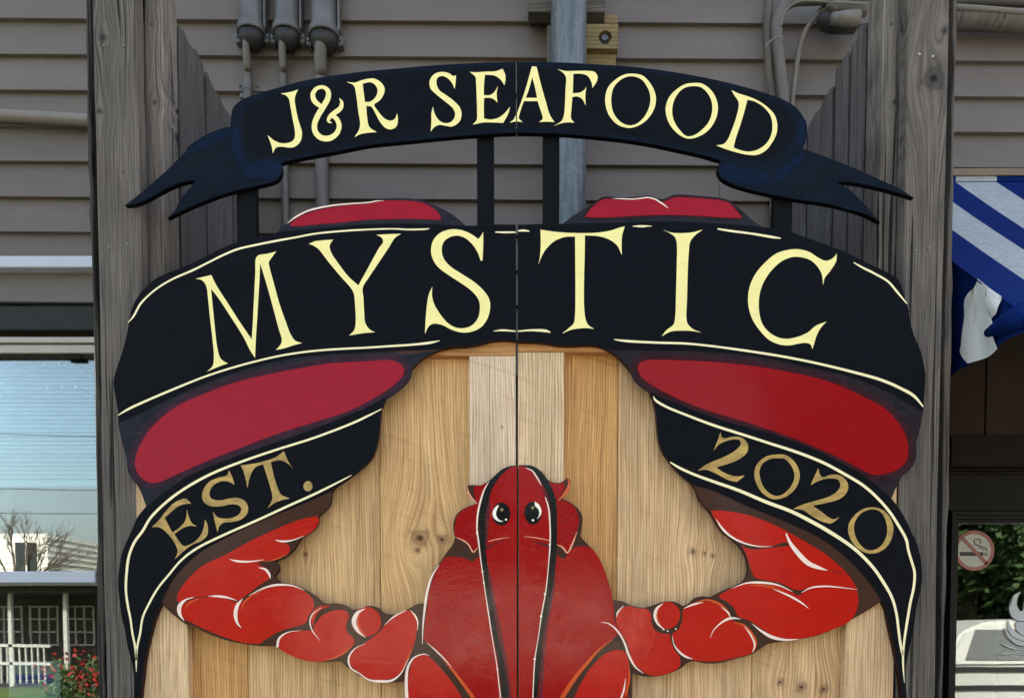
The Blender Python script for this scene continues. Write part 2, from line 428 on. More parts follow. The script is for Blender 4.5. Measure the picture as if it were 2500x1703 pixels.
SIDING = mat_siding('taupe_siding', srgb(106, 98, 92))
shop = thing('clapboard_shop', 'taupe clapboard shop building behind the wooden gate', 'building', (0, WALL_Y, 0))
core = MB()
XL, XR, YB, HT = -6.0, 6.0, 9.0, 5.2
wy0, wy1 = WALL_Y + 0.03, WALL_Y + 0.12
LWX1 = Wx(252, 1100, WALL_Y)                      # right end of window opening
LWZ0, LWZ1 = Wz(1900, WALL_Y), Wz(862, WALL_Y)
DRX0 = Wx(2330, 1300, WALL_Y); DRX1 = DRX0 + 0.95
DRZ1 = Wz(1250, WALL_Y)
core.box((XL, wy0, LWZ1), (DRX0, wy1, HT)); core.box((XL, wy0, 0), (LWX1, wy1, LWZ0)); core.box((LWX1, wy0, 0), (DRX0, wy1, LWZ1))
core.box((XL, wy0, LWZ0), (-3.2, wy1, LWZ1))
core.box((DRX0, wy0, DRZ1), (DRX1, wy1, HT)); core.box((DRX1, wy0, 0), (XR, wy1, HT))
core.box((XL, wy1, 0), (XL + 0.1, YB, HT)); core.box((XR - 0.1, wy1, 0), (XR, YB, HT)); core.box((XL, YB, 0), (XR, YB + 0.1, HT))
core.box((XL + 0.1, wy1, 0.02), (XR - 0.1, YB, 0.06)); core.box((XL + 0.1, wy1, 2.95), (XR - 0.1, YB, 3.05))
core.build('wall', DARKROOM, shop)
rf = MB(); rf.box((XL - 0.2, WALL_Y - 0.15, HT), (XR + 0.2, YB + 0.2, HT + 0.18)); rf.build('roof', SHINGLE, shop)

# siding rows: bottom edges read from the photograph on the wall's axis, constant exposure
z_ref = Wz(151.5, WALL_Y); PITCHZ = Wz(151.5, WALL_Y) - Wz(238.0, WALL_Y)
def siding_board(xa, xb, zb):
    """bevelled clapboard: thick lower lip, tilted face"""
    V = []; zt = zb + PITCHZ + 0.012; nseg = max(2, int((xb - xa) / 0.5))
    for i in range(nseg + 1):
        x = xa + (xb - xa) * i / nseg; dz = TILT * x + random.uniform(-.0006, .0006); e = random.uniform(-.0006, .0006)
        V += [(x, WALL_Y - 0.020 + e, zb + dz + 0.001), (x, WALL_Y - 0.019 + e, zb + dz), (x, WALL_Y + 0.001, zb + dz), (x, WALL_Y + 0.002, zt + dz), (x, WALL_Y - 0.002, zt + dz)]
    Fc = []
    for i in range(nseg):
        for k in range(5): Fc.append((i * 5 + k, i * 5 + (k + 1) % 5, (i + 1) * 5 + (k + 1) % 5, (i + 1) * 5 + k))
    Fc += [(4, 3, 2, 1, 0), tuple(nseg * 5 + k for k in range(5))]
    return mesh_obj('siding_board', V, Fc, SIDING, shop)
JOIN = {1: 722, -3: 1753}
r_top = int((HT - z_ref) / PITCHZ)
for k in range(-9, 26):
    zb = z_ref + (k - 0) * PITCHZ
    if zb + PITCHZ > HT: break
    left, right = -2.6, 2.6
    sy_row = 151.5 - k * 86.4
    if k < -7: left = LWX1 + 0.06
    if k < -3: right = Wx(2312, 700, WALL_Y)
    j = {0: 722, -4: 1753}.get(k)
    if j: 
        xj = Wx(j, sy_row - 40, WALL_Y); siding_board(left, xj - 0.0009, zb); siding_board(xj + 0.0009, right, zb)
    else: siding_board(left, right, zb)

# left window
win = MB()
def sbox(mb, sx0, sy0, sx1, sy1, yf, yb, m=0, ch=0.0, xmin=None, xmax=None):
    x0 = Wx(sx0, (sy0 + sy1) / 2, WALL_Y) if xmin is None else xmin; x1 = Wx(sx1, (sy0 + sy1) / 2, WALL_Y) if xmax is None else xmax
    mb.box((x0, yf, Wz(sy1, WALL_Y)), (x1, yb, Wz(sy0, WALL_Y)), m, ch)
m = MB(); sbox(m, 0, 640, 252, 668, WALL_Y - 0.045, WALL_Y - 0.002, ch=0.003, xmin=-2.6); m.build('drip_strip', TRIMW, shop)
m = MB(); sbox(m, 0, 752, 256, 810, WALL_Y - 0.018, WALL_Y + 0.03, ch=0.002, xmin=-2.6); m.build('header_board', CHAR, shop)
m = MB(); sbox(m, 0, 810, 256, 825, WALL_Y + 0.012, WALL_Y + 0.03, xmin=-2.6); m.build('header_gap', DKBROWN, shop)
window = thing('window', '', '', (Wx(0, 1100, WALL_Y) - 0.4, WALL_Y, LWZ0)); del window['label'], window['category']; setpar(window, shop)
fr = MB()
sbox(fr, 0, 825, 262, 839, WALL_Y - 0.012, WALL_Y + 0.05, ch=0.002, xmin=-2.6); sbox(fr, 0, 842, 250, 862, WALL_Y - 0.004, WALL_Y + 0.05, ch=0.002, xmin=-2.6)
fr.box((Wx(236, 1100, WALL_Y), WALL_Y - 0.006, LWZ0), (LWX1 + 0.055, WALL_Y + 0.05, Wz(864, WALL_Y)), ch=0.002)
fr.build('window_frame', TRIM, window)
m = MB(); sbox(m, 0, 1394, 236, 1422, WALL_Y - 0.008, WALL_Y + 0.045, ch=0.003, xmin=-2.6); m.build('meeting_rail', TRIMW, window)
m = MB(); sbox(m, 0, 862, 236, 871, WALL_Y + 0.008, WALL_Y + 0.045, xmin=-2.6); m.build('sash_top', DKFRAME, window)
m = MB(); sbox(m, 157, 866, 198, 876, WALL_Y - 0.002, WALL_Y + 0.012, ch=0.002); m.build('latch', DKBROWN, window)
def mat_glass(name, gain):
    t = NT(name)
    fr_ = t.n('ShaderNodeFresnel'); fr_.inputs['IOR'].default_value = 1.5
    p = t.pos(); nb = t.bump(t.noise(p, 4, 1), 0.00012)
    g = t.n('ShaderNodeBsdfGlossy'); t.set(g.inputs['Roughness'], 0.01); t.set(g.inputs['Normal'], nb); t.set(g.inputs['Color'], (1, 1, 1))
    tr = t.n('ShaderNodeBsdfTransparent'); t.set(tr.inputs[0], (0.82, 0.94, 0.96))
    mx = t.n('ShaderNodeMixShader'); t.set(mx.inputs[0], t.math('MULTIPLY', fr_.outputs[0], gain, clamp=True))
    t.t.links.new(tr.outputs[0], mx.inputs[1]); t.t.links.new(g.outputs[0], mx.inputs[2]); t.t.links.new(mx.outputs[0], t.out.inputs[0]); return t.mat
GLASS = mat_glass('window_glass', 2.6); GLASS2 = mat_glass('door_glass', 1.7)
for sy0, sy1 in ((864, 1396), (1420, 1890)):
    m = MB(); sbox(m, 0, sy0, 240, sy1, WALL_Y + 0.02, WALL_Y + 0.024, xmin=-2.6); m.build('pane', GLASS, window)

# blind inside that window; string lights, lower strand modelling their double-glazing reflection
BL_Y = WALL_Y + 0.10
SLAT = mat_plain('pale_blue_slat', srgb(160, 202, 212), 0.5, 0.05, 20)
blind = thing('window_blind', 'pale blue horizontal slat blind half lowered inside the left window', 'blind', (-2.0, BL_Y, Wz(1187, BL_Y)))
zt, zb = Wz(868, BL_Y), Wz(1178, BL_Y); ns = 30
sp = (zt - zb) / ns; first = None
for i in range(ns):
    z = zt - (i + 0.5) * sp
    if first is None:
        m = MB(); m.add([(-2.6, BL_Y - 0.006, z - 0.0075), (-1.43, BL_Y - 0.006, z - 0.0075), (-1.43, BL_Y - 0.001, z + 0.002), (-2.6, BL_Y - 0.001, z + 0.002), (-1.43, BL_Y + 0.006, z + 0.0075), (-2.6, BL_Y + 0.006, z + 0.0075)], [(0, 1, 2, 3), (3, 2, 4, 5)])
        first = m.build('slat', SLAT, blind)
    else:
        c = first.copy(); link(c); c.location = first.location + Vector((0, random.uniform(-.001, .001), -i * sp)); c.rotation_euler.x = random.uniform(-.12, .12)
m = MB(); m.box((-2.6, BL_Y - 0.012, Wz(1188, BL_Y)), (-1.43, BL_Y + 0.012, Wz(1176, BL_Y)), ch=0.002); m.build('bottom_rail', SLAT, blind)
WIRE = mat_plain('dark_wire', (0.05, 0.055, 0.06), 0.6); BULB = mat_plain('white_bulb', (0.85, 0.86, 0.85), 0.3, 0.02)
def strand(pts, bulbs, label):
    Y = WALL_Y + 0.045; q = [(x / 2.987, 640 + y / 2.987) for x, y in pts]
    P = [W(x, y, Y) for x, y in smooth_open(q, 5)]
    th = thing('string_lights_or_reflection', label, 'string lights', P[len(P) // 2], 'string lights and their reflection in the left window')
    m = MB(); m.tube(P, 0.0012, 6); m.build('wire', WIRE, th)
    for x, y in bulbs:
        c = W(x / 2.987, 640 + y / 2.987, Y); m = MB(); m.tube([c + Vector((0, 0, d)) for d in (.005, .004, 0, -.004, -.006)], [.001, .004, .005, .004, .001], 10); m.build('bulb', BULB, th, True)
strand([(-90, 836), (0, 833), (185, 820), (240, 785), (310, 748), (430, 748), (545, 745), (600, 770), (670, 820), (720, 850)], [(320, 743), (428, 736), (540, 737)], 'upper strand of small white string lights across the left window top')
strand([(-90, 930), (0, 955), (50, 978), (200, 978), (260, 955), (330, 920), (450, 918), (555, 910), (600, 925), (660, 960), (720, 985)], [(346, 916), (452, 912), (555, 910)], 'lower strand modelling the doubled reflection of the string lights in the left window')
CARD = mat_plain('grey_card', srgb(150, 152, 148), 0.6, 0.05); CARDB = mat_plain('blue_card_panel', srgb(40, 60, 150), 0.5, 0.1)
cY = WALL_Y + 0.06
cd_ = thing('window_card', 'grey card with blue panels standing low inside the left window', 'card', W(82, 1692, cY))
m = MB(); a, b = W(22, 1692, cY), W(146, 1612, cY); m.box((a.x, cY, a.z - 0.3), (b.x, cY + 0.004, b.z)); m.build('backing', CARD, cd_)
for sx0, sx1 in ((38, 84), (87, 130)):
    for s0, s1 in ((1645, 1658), (1661, 1668)):
        a, b = W(sx0, s1, cY), W(sx1, s0, cY); m = MB(); m.box((a.x, cY - 0.002, a.z), (b.x, cY, b.z)); m.build('blue_panel', CARDB, cd_)

# storefront at the right
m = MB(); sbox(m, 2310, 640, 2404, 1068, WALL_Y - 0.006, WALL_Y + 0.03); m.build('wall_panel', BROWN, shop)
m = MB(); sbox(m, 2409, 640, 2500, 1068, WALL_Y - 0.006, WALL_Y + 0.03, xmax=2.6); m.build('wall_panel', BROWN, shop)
m = MB(); sbox(m, 2310, 1068, 2500, 1142, WALL_Y - 0.03, WALL_Y + 0.03, ch=0.002, xmax=2.6); m.build('lintel_beam', DKBROWN, shop)
m = MB(); sbox(m, 2310, 1146, 2500, 1149, WALL_Y - 0.012, WALL_Y + 0.03, xmax=2.6); sbox(m, 2310, 1154, 2500, 1157, WALL_Y - 0.006, WALL_Y + 0.03, xmax=2.6); m.build('bead_strip', DKBROWN, shop)
m = MB(); sbox(m, 2310, 1162, 2500, 1246, WALL_Y - 0.002, WALL_Y + 0.03, xmax=2.6); m.build('transom_panel', mat_plain('dark_green_panel', srgb(29, 28, 23), 0.7, 0.1, spec=0.15), shop)
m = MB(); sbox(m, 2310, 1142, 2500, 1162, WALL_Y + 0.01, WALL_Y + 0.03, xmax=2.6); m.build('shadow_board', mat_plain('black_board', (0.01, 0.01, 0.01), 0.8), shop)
door = thing('door', '', '', (Wx(2420, 1500, WALL_Y), WALL_Y, 0.02)); del door['label'], door['category']; setpar(door, shop)
m = MB()
dx0 = Wx(2316, 1400, WALL_Y)
for k, (ins, yy) in enumerate(((0, -0.014), (0.012, -0.004), (0.024, 0.008))):
    z1 = Wz(1249, WALL_Y) - ins; xx = dx0 + ins
    m.box((xx, WALL_Y + yy, z1 - 0.0115), (2.4, WALL_Y + 0.05, z1)); m.box((xx, WALL_Y + yy, 0.02), (xx + 0.0115, WALL_Y + 0.05, z1 - 0.0116))
m.build('door_frame', DKFRAME, door)
gx0, gz1 = dx0 + 0.036, Wz(1249, WALL_Y) - 0.036
m = MB(); m.box((gx0, WALL_Y + 0.02, 0.1), (2.4, WALL_Y + 0.024, gz1)); m.build('pane', GLASS2, door)
m = MB(); m.box((2.4, WALL_Y - 0.01, 0.02), (2.5, WALL_Y + 0.05, gz1 + 0.036)); m.build('stile', DKFRAME, door)

# sticker and decal on the door glass
C7 = lambda x, y: (2200 + x / 3.147, 1200 + y / 3.147)
def flat7(name, loops, Y, col, mat, parent): return layer(name, [[C7(*p) for p in lp] for lp in loops], Y, col, mat, parent)
def circ(cx, cy, r, n=40): return [(cx + r * math.cos(2 * math.pi * i / n), cy + r * math.sin(2 * math.pi * i / n)) for i in range(n)]
def st7(name, specs, Y, col, mat, parent):
    V, Fc = [], []
    for pts in specs:
        L, Rr = stroke_poly(pts, 4); b = len(V); mm = len(L)
        V += [W(*C7(*p), Y) for p in L] + [W(*C7(*p), Y) for p in Rr]
        for i in range(mm - 1): Fc.append((b + i, b + i + 1, b + mm + i + 1, b + mm + i))
    return mesh_obj(name, V, Fc, mat, parent, cols=[col] * len(V))
P_STICK = mat_paint('sticker_print', 0.5, brush=0.12)
gy = WALL_Y + 0.0185
ns_ = thing('no_smoking_sticker', 'round no smoking sticker on the dark door glass', 'sticker', W(*C7(562, 605), gy))
flat7('sticker_face', [circ(562, 450, 154)], gy, srgb(176, 176, 164), P_STICK, ns_)
flat7('cigarette', [[(450, 460), (632, 462), (632, 493), (450, 490)]], gy - .0004, srgb(30, 28, 24), P_STICK, ns_)
flat7('cigarette_tip', [[(640, 464), (646, 464), (646, 492), (640, 492)], ], gy - .0004, srgb(30, 28, 24), P_STICK, ns_)
flat7('cigarette_tip', [[(652, 464), (660, 464), (660, 492), (652, 492)], ], gy - .0004, srgb(30, 28, 24), P_STICK, ns_)
st7('smoke', [[(655, 455, 9), (655, 435, 9), (630, 425, 9), (600, 415, 9), (575, 405, 9), (558, 380, 9), (570, 365, 7)], [(640, 452, 7), (625, 437, 7), (590, 430, 6)], [(575, 365, 7), (598, 362, 8), (612, 380, 8), (606, 402, 7)]], gy - .0004, srgb(38, 36, 32), P_STICK, ns_)
flat7('red_ring', [circ(562, 450, 155), circ(562, 450, 128)], gy - .0008, srgb(150, 92, 82), P_STICK, ns_)
st7('red_bar', [[(468, 352, 28), (660, 552, 28)]], gy - .0008, srgb(150, 92, 82), P_STICK, ns_)
dc = thing('lobster_decal', 'pale grey lobster decal on the door glass, cut by the right edge', 'decal', W(*C7(1000, 1300), gy))
GREYD = srgb(190, 194, 198)
def sm7(pts): return smooth_closed(pts, 4)
flat7('claw', [sm7([(920, 762, 1), (870, 790, 0), (838, 850, 0), (832, 905, 0), (850, 955, 0), (890, 985, 0), (944, 992, 0), (1000, 980, 0), (1010, 900, 0), (990, 830, 0), (960, 780, 1), (945, 840, 0), (940, 905, 1), (918, 915, 0), (896, 870, 0), (900, 810, 0)])], gy, GREYD, P_STICK, dc)
flat7('arm', [sm7([(885, 1000, 0), (880, 1040, 0), (910, 1085, 0), (960, 1105, 0), (1020, 1110, 0), (1010, 1010, 0), (950, 998, 0)])], gy, GREYD, P_STICK, dc)
flat7('body', [sm7([(1010, 1120, 0), (985, 1200, 0), (980, 1300, 0), (1000, 1420, 0), (1060, 1440, 0), (1120, 1300, 0), (1090, 1130, 0)])], gy, GREYD, P_STICK, dc)
st7('leg', [[(822, 985, 8), (832, 1040, 30), (880, 1100, 38), (985, 1140, 22)]], gy, GREYD, P_STICK, dc)
st7('leg', [[(795, 1045, 8), (820, 1100, 28), (880, 1150, 34), (985, 1180, 20)]], gy - .0003, GREYD, P_STICK, dc)
st7('leg', [[(768, 1165, 4), (830, 1190, 16), (900, 1215, 14), (985, 1215, 14)]], gy, GREYD, P_STICK, dc)
st7('leg', [[(745, 1257, 4), (800, 1242, 12), (870, 1250, 12), (985, 1245, 12)]], gy, GREYD, P_STICK, dc)
st7('outline', [[(920, 762, 5), (866, 792, 6), (834, 850, 6), (828, 905, 6), (848, 960, 6), (890, 990, 6), (960, 996, 6)], [(860, 800, 3), (842, 860, 6), (840, 880, 3)], [(918, 918, 4), (893, 870, 6), (898, 810, 5), (925, 765, 3)], [(795, 1045, 4), (816, 1108, 5), (876, 1168, 5), (985, 1196, 5)], [(768, 1170, 4), (830, 1200, 5), (985, 1226, 4)], [(745, 1260, 4), (800, 1250, 4), (985, 1254, 4)]], gy - .0006, srgb(26, 28, 30), P_STICK, dc)

# ------------------------------------------------------------------ AWNING
AX = 1.125; AZ0 = Wz(440, WALL_Y); SL = 0.92; AYF = 1.62
AZB = CAM_Z + 0.634
def fabric(name, col, grime=0.22):
    t = NT(name); p = t.obj()
    c = t.mix(t.ramp(t.noise(p, 45, 6, 0.75), 0.35, 0.75, 0, grime), col, tuple(0.55 * v + 0.02 for v in col))
    wv = t.noise(p, 700, 2)
    return t.bsdf(c, 0.9, spec=0.06, normal=t.bump(t.math('ADD', wv, t.math('MULTIPLY', t.noise(p, 12, 3), 4)), 0.0006))
BLUE = fabric('blue_canvas', srgb(4, 34, 96)); WHITE = fabric('white_canvas', srgb(166, 174, 178), 0.8); WHITE2 = fabric('clean_white_canvas', srgb(236, 238, 236))
aw = thing('striped_awning', 'blue and white striped canvas awning above the right doorway', 'awning', (AX, WALL_Y, AZB))
edges = [1.125, 1.236, 1.357, 1.458, 1.593, 1.706, 1.82, 1.935, 2.05, 2.165, 2.28, 2.40]
def slope(x, y):
    t = (WALL_Y - y) / (WALL_Y - AYF)
    return AZ0 - SL * (WALL_Y - y) - 0.02 * math.sin(math.pi * t) * (0.7 + 0.3 * math.sin(x * 9))
m = MB()
for i in range(len(edges) - 1):
    a, b = edges[i], edges[i + 1]; nn = 12; V = []
    for k in range(nn + 1):
        y = WALL_Y - 0.004 - (WALL_Y - 0.004 - AYF) * k / nn
        for x in (a, (a + b) / 2, b): V.append((x, y, slope(x, y)))
    Fc = []
    for k in range(nn):
        for j in range(2): q = k * 3 + j; Fc.append((q, q + 3, q + 4, q + 1))
    m.add(V, Fc, i % 2)
    m.add([(a, WALL_Y - 0.016, AZ0 + 0.014), (b, WALL_Y - 0.016, AZ0 + 0.014), (b, WALL_Y - 0.016, AZ0 - 0.012), (a, WALL_Y - 0.016, AZ0 - 0.012)], [(0, 3, 2, 1)], i % 2)
o = m.build('canopy', [BLUE, WHITE], aw); auto_smooth(o)
# side (gable) cloth: hangs in soft folds, stripes blue-white-blue
ny, nz = 40, 16
def side_x(y, t): return AX + 0.007 * math.sin((y - 1.6) * 38 + 1.2 * t) * (0.25 + 0.75 * t) - 0.002
V, Fc, mi = [], [], []
for j in range(ny + 1):
    y = AYF + (WALL_Y - 0.01 - AYF) * j / ny; zt_ = slope(AX, y)
    zb_ = min(zt_ - 0.01, AZB + 0.004 * math.sin((y - AYF) * 21))
    for i in range(nz + 1):
        t = i / nz; V.append((side_x(y, t), y, zt_ + (zb_ - zt_) * t))
for j in range(ny):
    for i in range(nz):
        a = j * (nz + 1) + i; Fc.append((a, a + 1, a + nz + 2, a + nz + 1))
def w2(sx, sy):
    """point of the awning's end plane x=AX at a photograph pixel"""
    p = W(sx, sy, 1.0); d = p - Vector((0, 0, CAM_Z)); return Vector((0, 0, CAM_Z)) + d * (AX / d.x)
o = mesh_obj('side_cloth', V, Fc, BLUE, aw, True); 
C5 = lambda x, y: (2250 + x / 2.828, 400 + y / 2.828)
lp = smooth_closed([(398, 790, 1), (480, 850, 0), (577, 912, 1), (575, 970, 0), (560, 1030, 0), (500, 1065, 0), (465, 1090, 0), (470, 1130, 0), (500, 1190, 0), (500, 1245, 0), (520, 1268, 0), (552, 1276, 1), (450, 1335, 0), (345, 1377, 1), (318, 1340, 0), (300, 1290, 0), (318, 1230, 0), (332, 1175, 0), (330, 1150, 0), (355, 1110, 0), (345, 1060, 0), (320, 1000, 0), (322, 940, 0), (345, 890, 0), (380, 850, 0)], 4)
vs, tris = tess([lp])
def side_pt(p):
    q = w2(*C5(*p)); q.x = AX - 0.004; q.z = max(q.z, AZB - 0.012)
    return q
# dense white stripe following the folds
bm = bmesh.new(); bv = [bm.verts.new(side_pt(p)) for p in lp]; fce = bm.faces.new(bv)
bmesh.ops.triangulate(bm, faces=[fce]); bmesh.ops.subdivide_edges(bm, edges=bm.edges[:], cuts=4, use_grid_fill=True)
for v in bm.verts:
    zt_ = slope(AX, v.co.y); t = min(1, max(0, (zt_ - v.co.z) / max(0.02, zt_ - AZB))); v.co.x = side_x(v.co.y, t) - 0.003 - 0.008 * abs(math.sin(math.pi * (0.08 + 2.0 * t))) * (0.4 + 0.6 * math.sin(min(1, max(0, (v.co.y - 1.66) / 0.14)) * math.pi))
bm.normal_update(); bm.verts.index_update()
mesh_obj('white_stripe', [v.co.copy() for v in bm.verts], [[v.index for v in f.verts] for f in bm.faces], WHITE2, aw, True); bm.free()
m = MB()
for i in range(len(edges) - 1):
    a, b = edges[i], edges[i + 1]; n2 = 8; z1 = slope(a, AYF); V = []
    for k in range(n2 + 1):
        x = a + (b - a) * k / n2; V += [(x, AYF - 0.002 - 0.006 * math.sin(k / n2 * 6.28), z1), (x, AYF - 0.004 + 0.006 * math.sin(k / n2 * 6.28), z1 - 0.06 - 0.012 * math.sin(math.pi * k / n2) )]
    m.add(V, [(2 * k, 2 * k + 1, 2 * k + 3, 2 * k + 2) for k in range(n2)], i % 2)
m.build('valance', [BLUE, WHITE], aw, True)
pf = [w2(*C5(x_, y_)) for x_, y_ in ((470, 1165), (560, 1130), (640, 1085), (720, 1040))]
m = MB(); m.tube([Vector((AX - 0.004, p.y, p.z)) for p in pf], [0.010, 0.022, 0.026, 0.028], 14); m.build('rolled_fold', BLUE, aw, True)
m = MB(); m.tube([(AX + 0.035, WALL_Y - 0.02, slope(AX, WALL_Y - 0.02) - 0.03), (AX + 0.035, AYF + .02, slope(AX, AYF) - 0.02), (2.39, AYF + .02, slope(AX, AYF) - 0.02)], 0.008, 10); m.build('frame_tube', mat_plain('galvanised_tube', (0.45, 0.46, 0.47), 0.4, 0.1, metal=0.6), aw, True)
m = MB(); m.tube([(AX - 0.003, y, slope(AX, y) + 0.001) for y in [WALL_Y - 0.01 - (WALL_Y - 0.01 - AYF) * k / 14 for k in range(15)]], 0.0022, 6); m.build('seam_piping', BLUE, aw, True)
m = MB(); sbox(m, 2300, 421, 2500, 437, WALL_Y - 0.022, WALL_Y + 0.01, xmax=2.6); m.build('head_flashing', mat_plain('brown_flashing', srgb(120, 100, 80), 0.6), shop)

# ------------------------------------------------------------------ POSTS, STUDS AND WING FENCES
def timber(name, x0, x1, y0, y1, z0, z1, mat, parent, jit=0.0012, ch=0.003, seg=16, col=(1, 1, 1), knots=(), zt=None, jl=None):
    """sawn timber: chamfered section, slightly wavy edges; zt = other top height for a slanting cut"""
    V, Fc = [], []; n = 8; ph = random.uniform(0, 9); ja = jit
    for i in range(seg + 1):
        t = i / seg
        a = x0 + ja * (math.sin(t * 17 + ph) + random.uniform(-.6, .6)); b = x1 + ja * (math.sin(t * 13 + ph * 2) + random.uniform(-.6, .6)); e = y0 + 0.4 * ja * random.uniform(-1, 1)
        ring = [(a, e + ch), (a + ch, e), (b - ch, e), (b, e + ch), (b, y1 - ch), (b - ch, y1), (a + ch, y1), (a, y1 - ch)]
        for x, y in ring:
            top = z1 if zt is None else z1 + (zt - z1) * (y - y0) / (y1 - y0)
            V.append((x, y, z0 + (top - z0) * t))
    for i in range(seg):
        for k in range(n): Fc.append((i * n + k, i * n + (k + 1) % n, (i + 1) * n + (k + 1) % n, (i + 1) * n + k))
    Fc += [tuple(reversed(range(n))), tuple(seg * n + k for k in range(n))]
    ox = (min(v[0] for v in V) + max(v[0] for v in V)) / 2
    o = mesh_obj(name, V, Fc, mat, parent); o.color = (*col, 1)
    for kn, (kx, kz, kr) in zip(('knot_a', 'knot_b', 'knot_c'), knots):
        o[kn] = [kx - ox, kz - z0, kr]
    return o
def wk(sx, sy, Y, rpx): p = W(sx, sy, Y); return (p.x, p.z, rpx / FPX * Y)
NAIL = mat_plain('nail_head', (0.20, 0.20, 0.19), 0.5, 0.1, metal=0.4); NAILB = mat_plain('bright_nail_head', (0.5, 0.5, 0.48), 0.4, 0.1, metal=0.4)
def nail(sx, sy, Y, parent, r=0.003, mat=None):
    c = W(sx, sy, Y); m = MB(); m.tube([c + Vector((0, .002, 0)), c + Vector((0, -.002, 0)), c + Vector((0, -.003, 0))], [r, r, r * .6], 10); return m.build('nail', mat or NAIL, parent, True)
PF = 1.772; ZTOP = CAM_Z + 1.75; ZPOST = CAM_Z + 1.85
def X_at(sx, sy, Y): return Wx(sx, sy, Y)
# left post
lp_ = thing('gate_post', 'weathered grey timber post left of the lobster gate', 'post', (X_at(285, 850, PF), PF, 0))
timber('post_board', X_at(233, 353, PF), X_at(336, 353, PF), PF, PF + 0.04, 0, ZPOST, GREYWOOD, lp_, 0.0015, seg=40, col=(0.86, 0.84, 0.82), knots=[wk(252, 92, PF, 10), wk(243, 272, PF, 9), wk(300, 420, PF, 3)])
timber('edge_strip', X_at(217, 353, PF + .05), X_at(229, 353, PF + .05), PF + .05, PF + .085, 0, ZPOST, GREYWOOD, lp_, 0.003, 0.002, 60, (0.42, 0.41, 0.40))
timber('edge_strip', X_at(344, 353, PF + .07), X_at(351, 353, PF + .07), PF + .07, PF + .09, 0, ZPOST, GREYWOOD, lp_, 0.0015, 0.002, 40, (0.2, 0.19, 0.18))
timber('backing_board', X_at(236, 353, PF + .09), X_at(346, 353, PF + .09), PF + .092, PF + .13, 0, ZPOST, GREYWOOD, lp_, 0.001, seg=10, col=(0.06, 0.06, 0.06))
for q in ((255, 113), (302, 114), (267, 604), (313, 596)): nail(*q, PF, lp_)
# right post
rp_ = thing('gate_post', 'weathered grey timber post with dark knot, right of the lobster gate beside the awning', 'post', (X_at(2262, 850, PF), PF, 0))
timber('post_board', X_at(2211, 400, PF), X_at(2309, 400, PF), PF, PF + 0.04, 0, ZPOST, GREYWOOD, rp_, 0.0015, seg=40, col=(0.86, 0.84, 0.82), knots=[wk(2280, 192, PF, 30), wk(2306, 75, PF, 9), wk(2250, 1000, PF, 4)])
timber('edge_strip', X_at(2317, 500, PF + .045), X_at(2329, 500, PF + .045), PF + .045, PF + .085, 0, ZPOST, GREYWOOD, rp_, 0.0025, 0.002, 60, (0.7, 0.68, 0.66))
timber('edge_strip', X_at(2196, 500, PF + .07), X_at(2204, 500, PF + .07), PF + .07, PF + .09, 0, ZPOST, GREYWOOD, rp_, 0.0015, 0.002, 40, (0.3, 0.29, 0.28))
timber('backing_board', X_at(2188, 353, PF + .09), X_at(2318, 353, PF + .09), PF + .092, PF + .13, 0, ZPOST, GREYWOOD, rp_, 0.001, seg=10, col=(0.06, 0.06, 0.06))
for q in ((2244, 134), (2277, 139)): nail(*q, PF, rp_, mat=NAILB)
for q in ((2234, 612), (2265, 606)): nail(*q, PF, rp_)
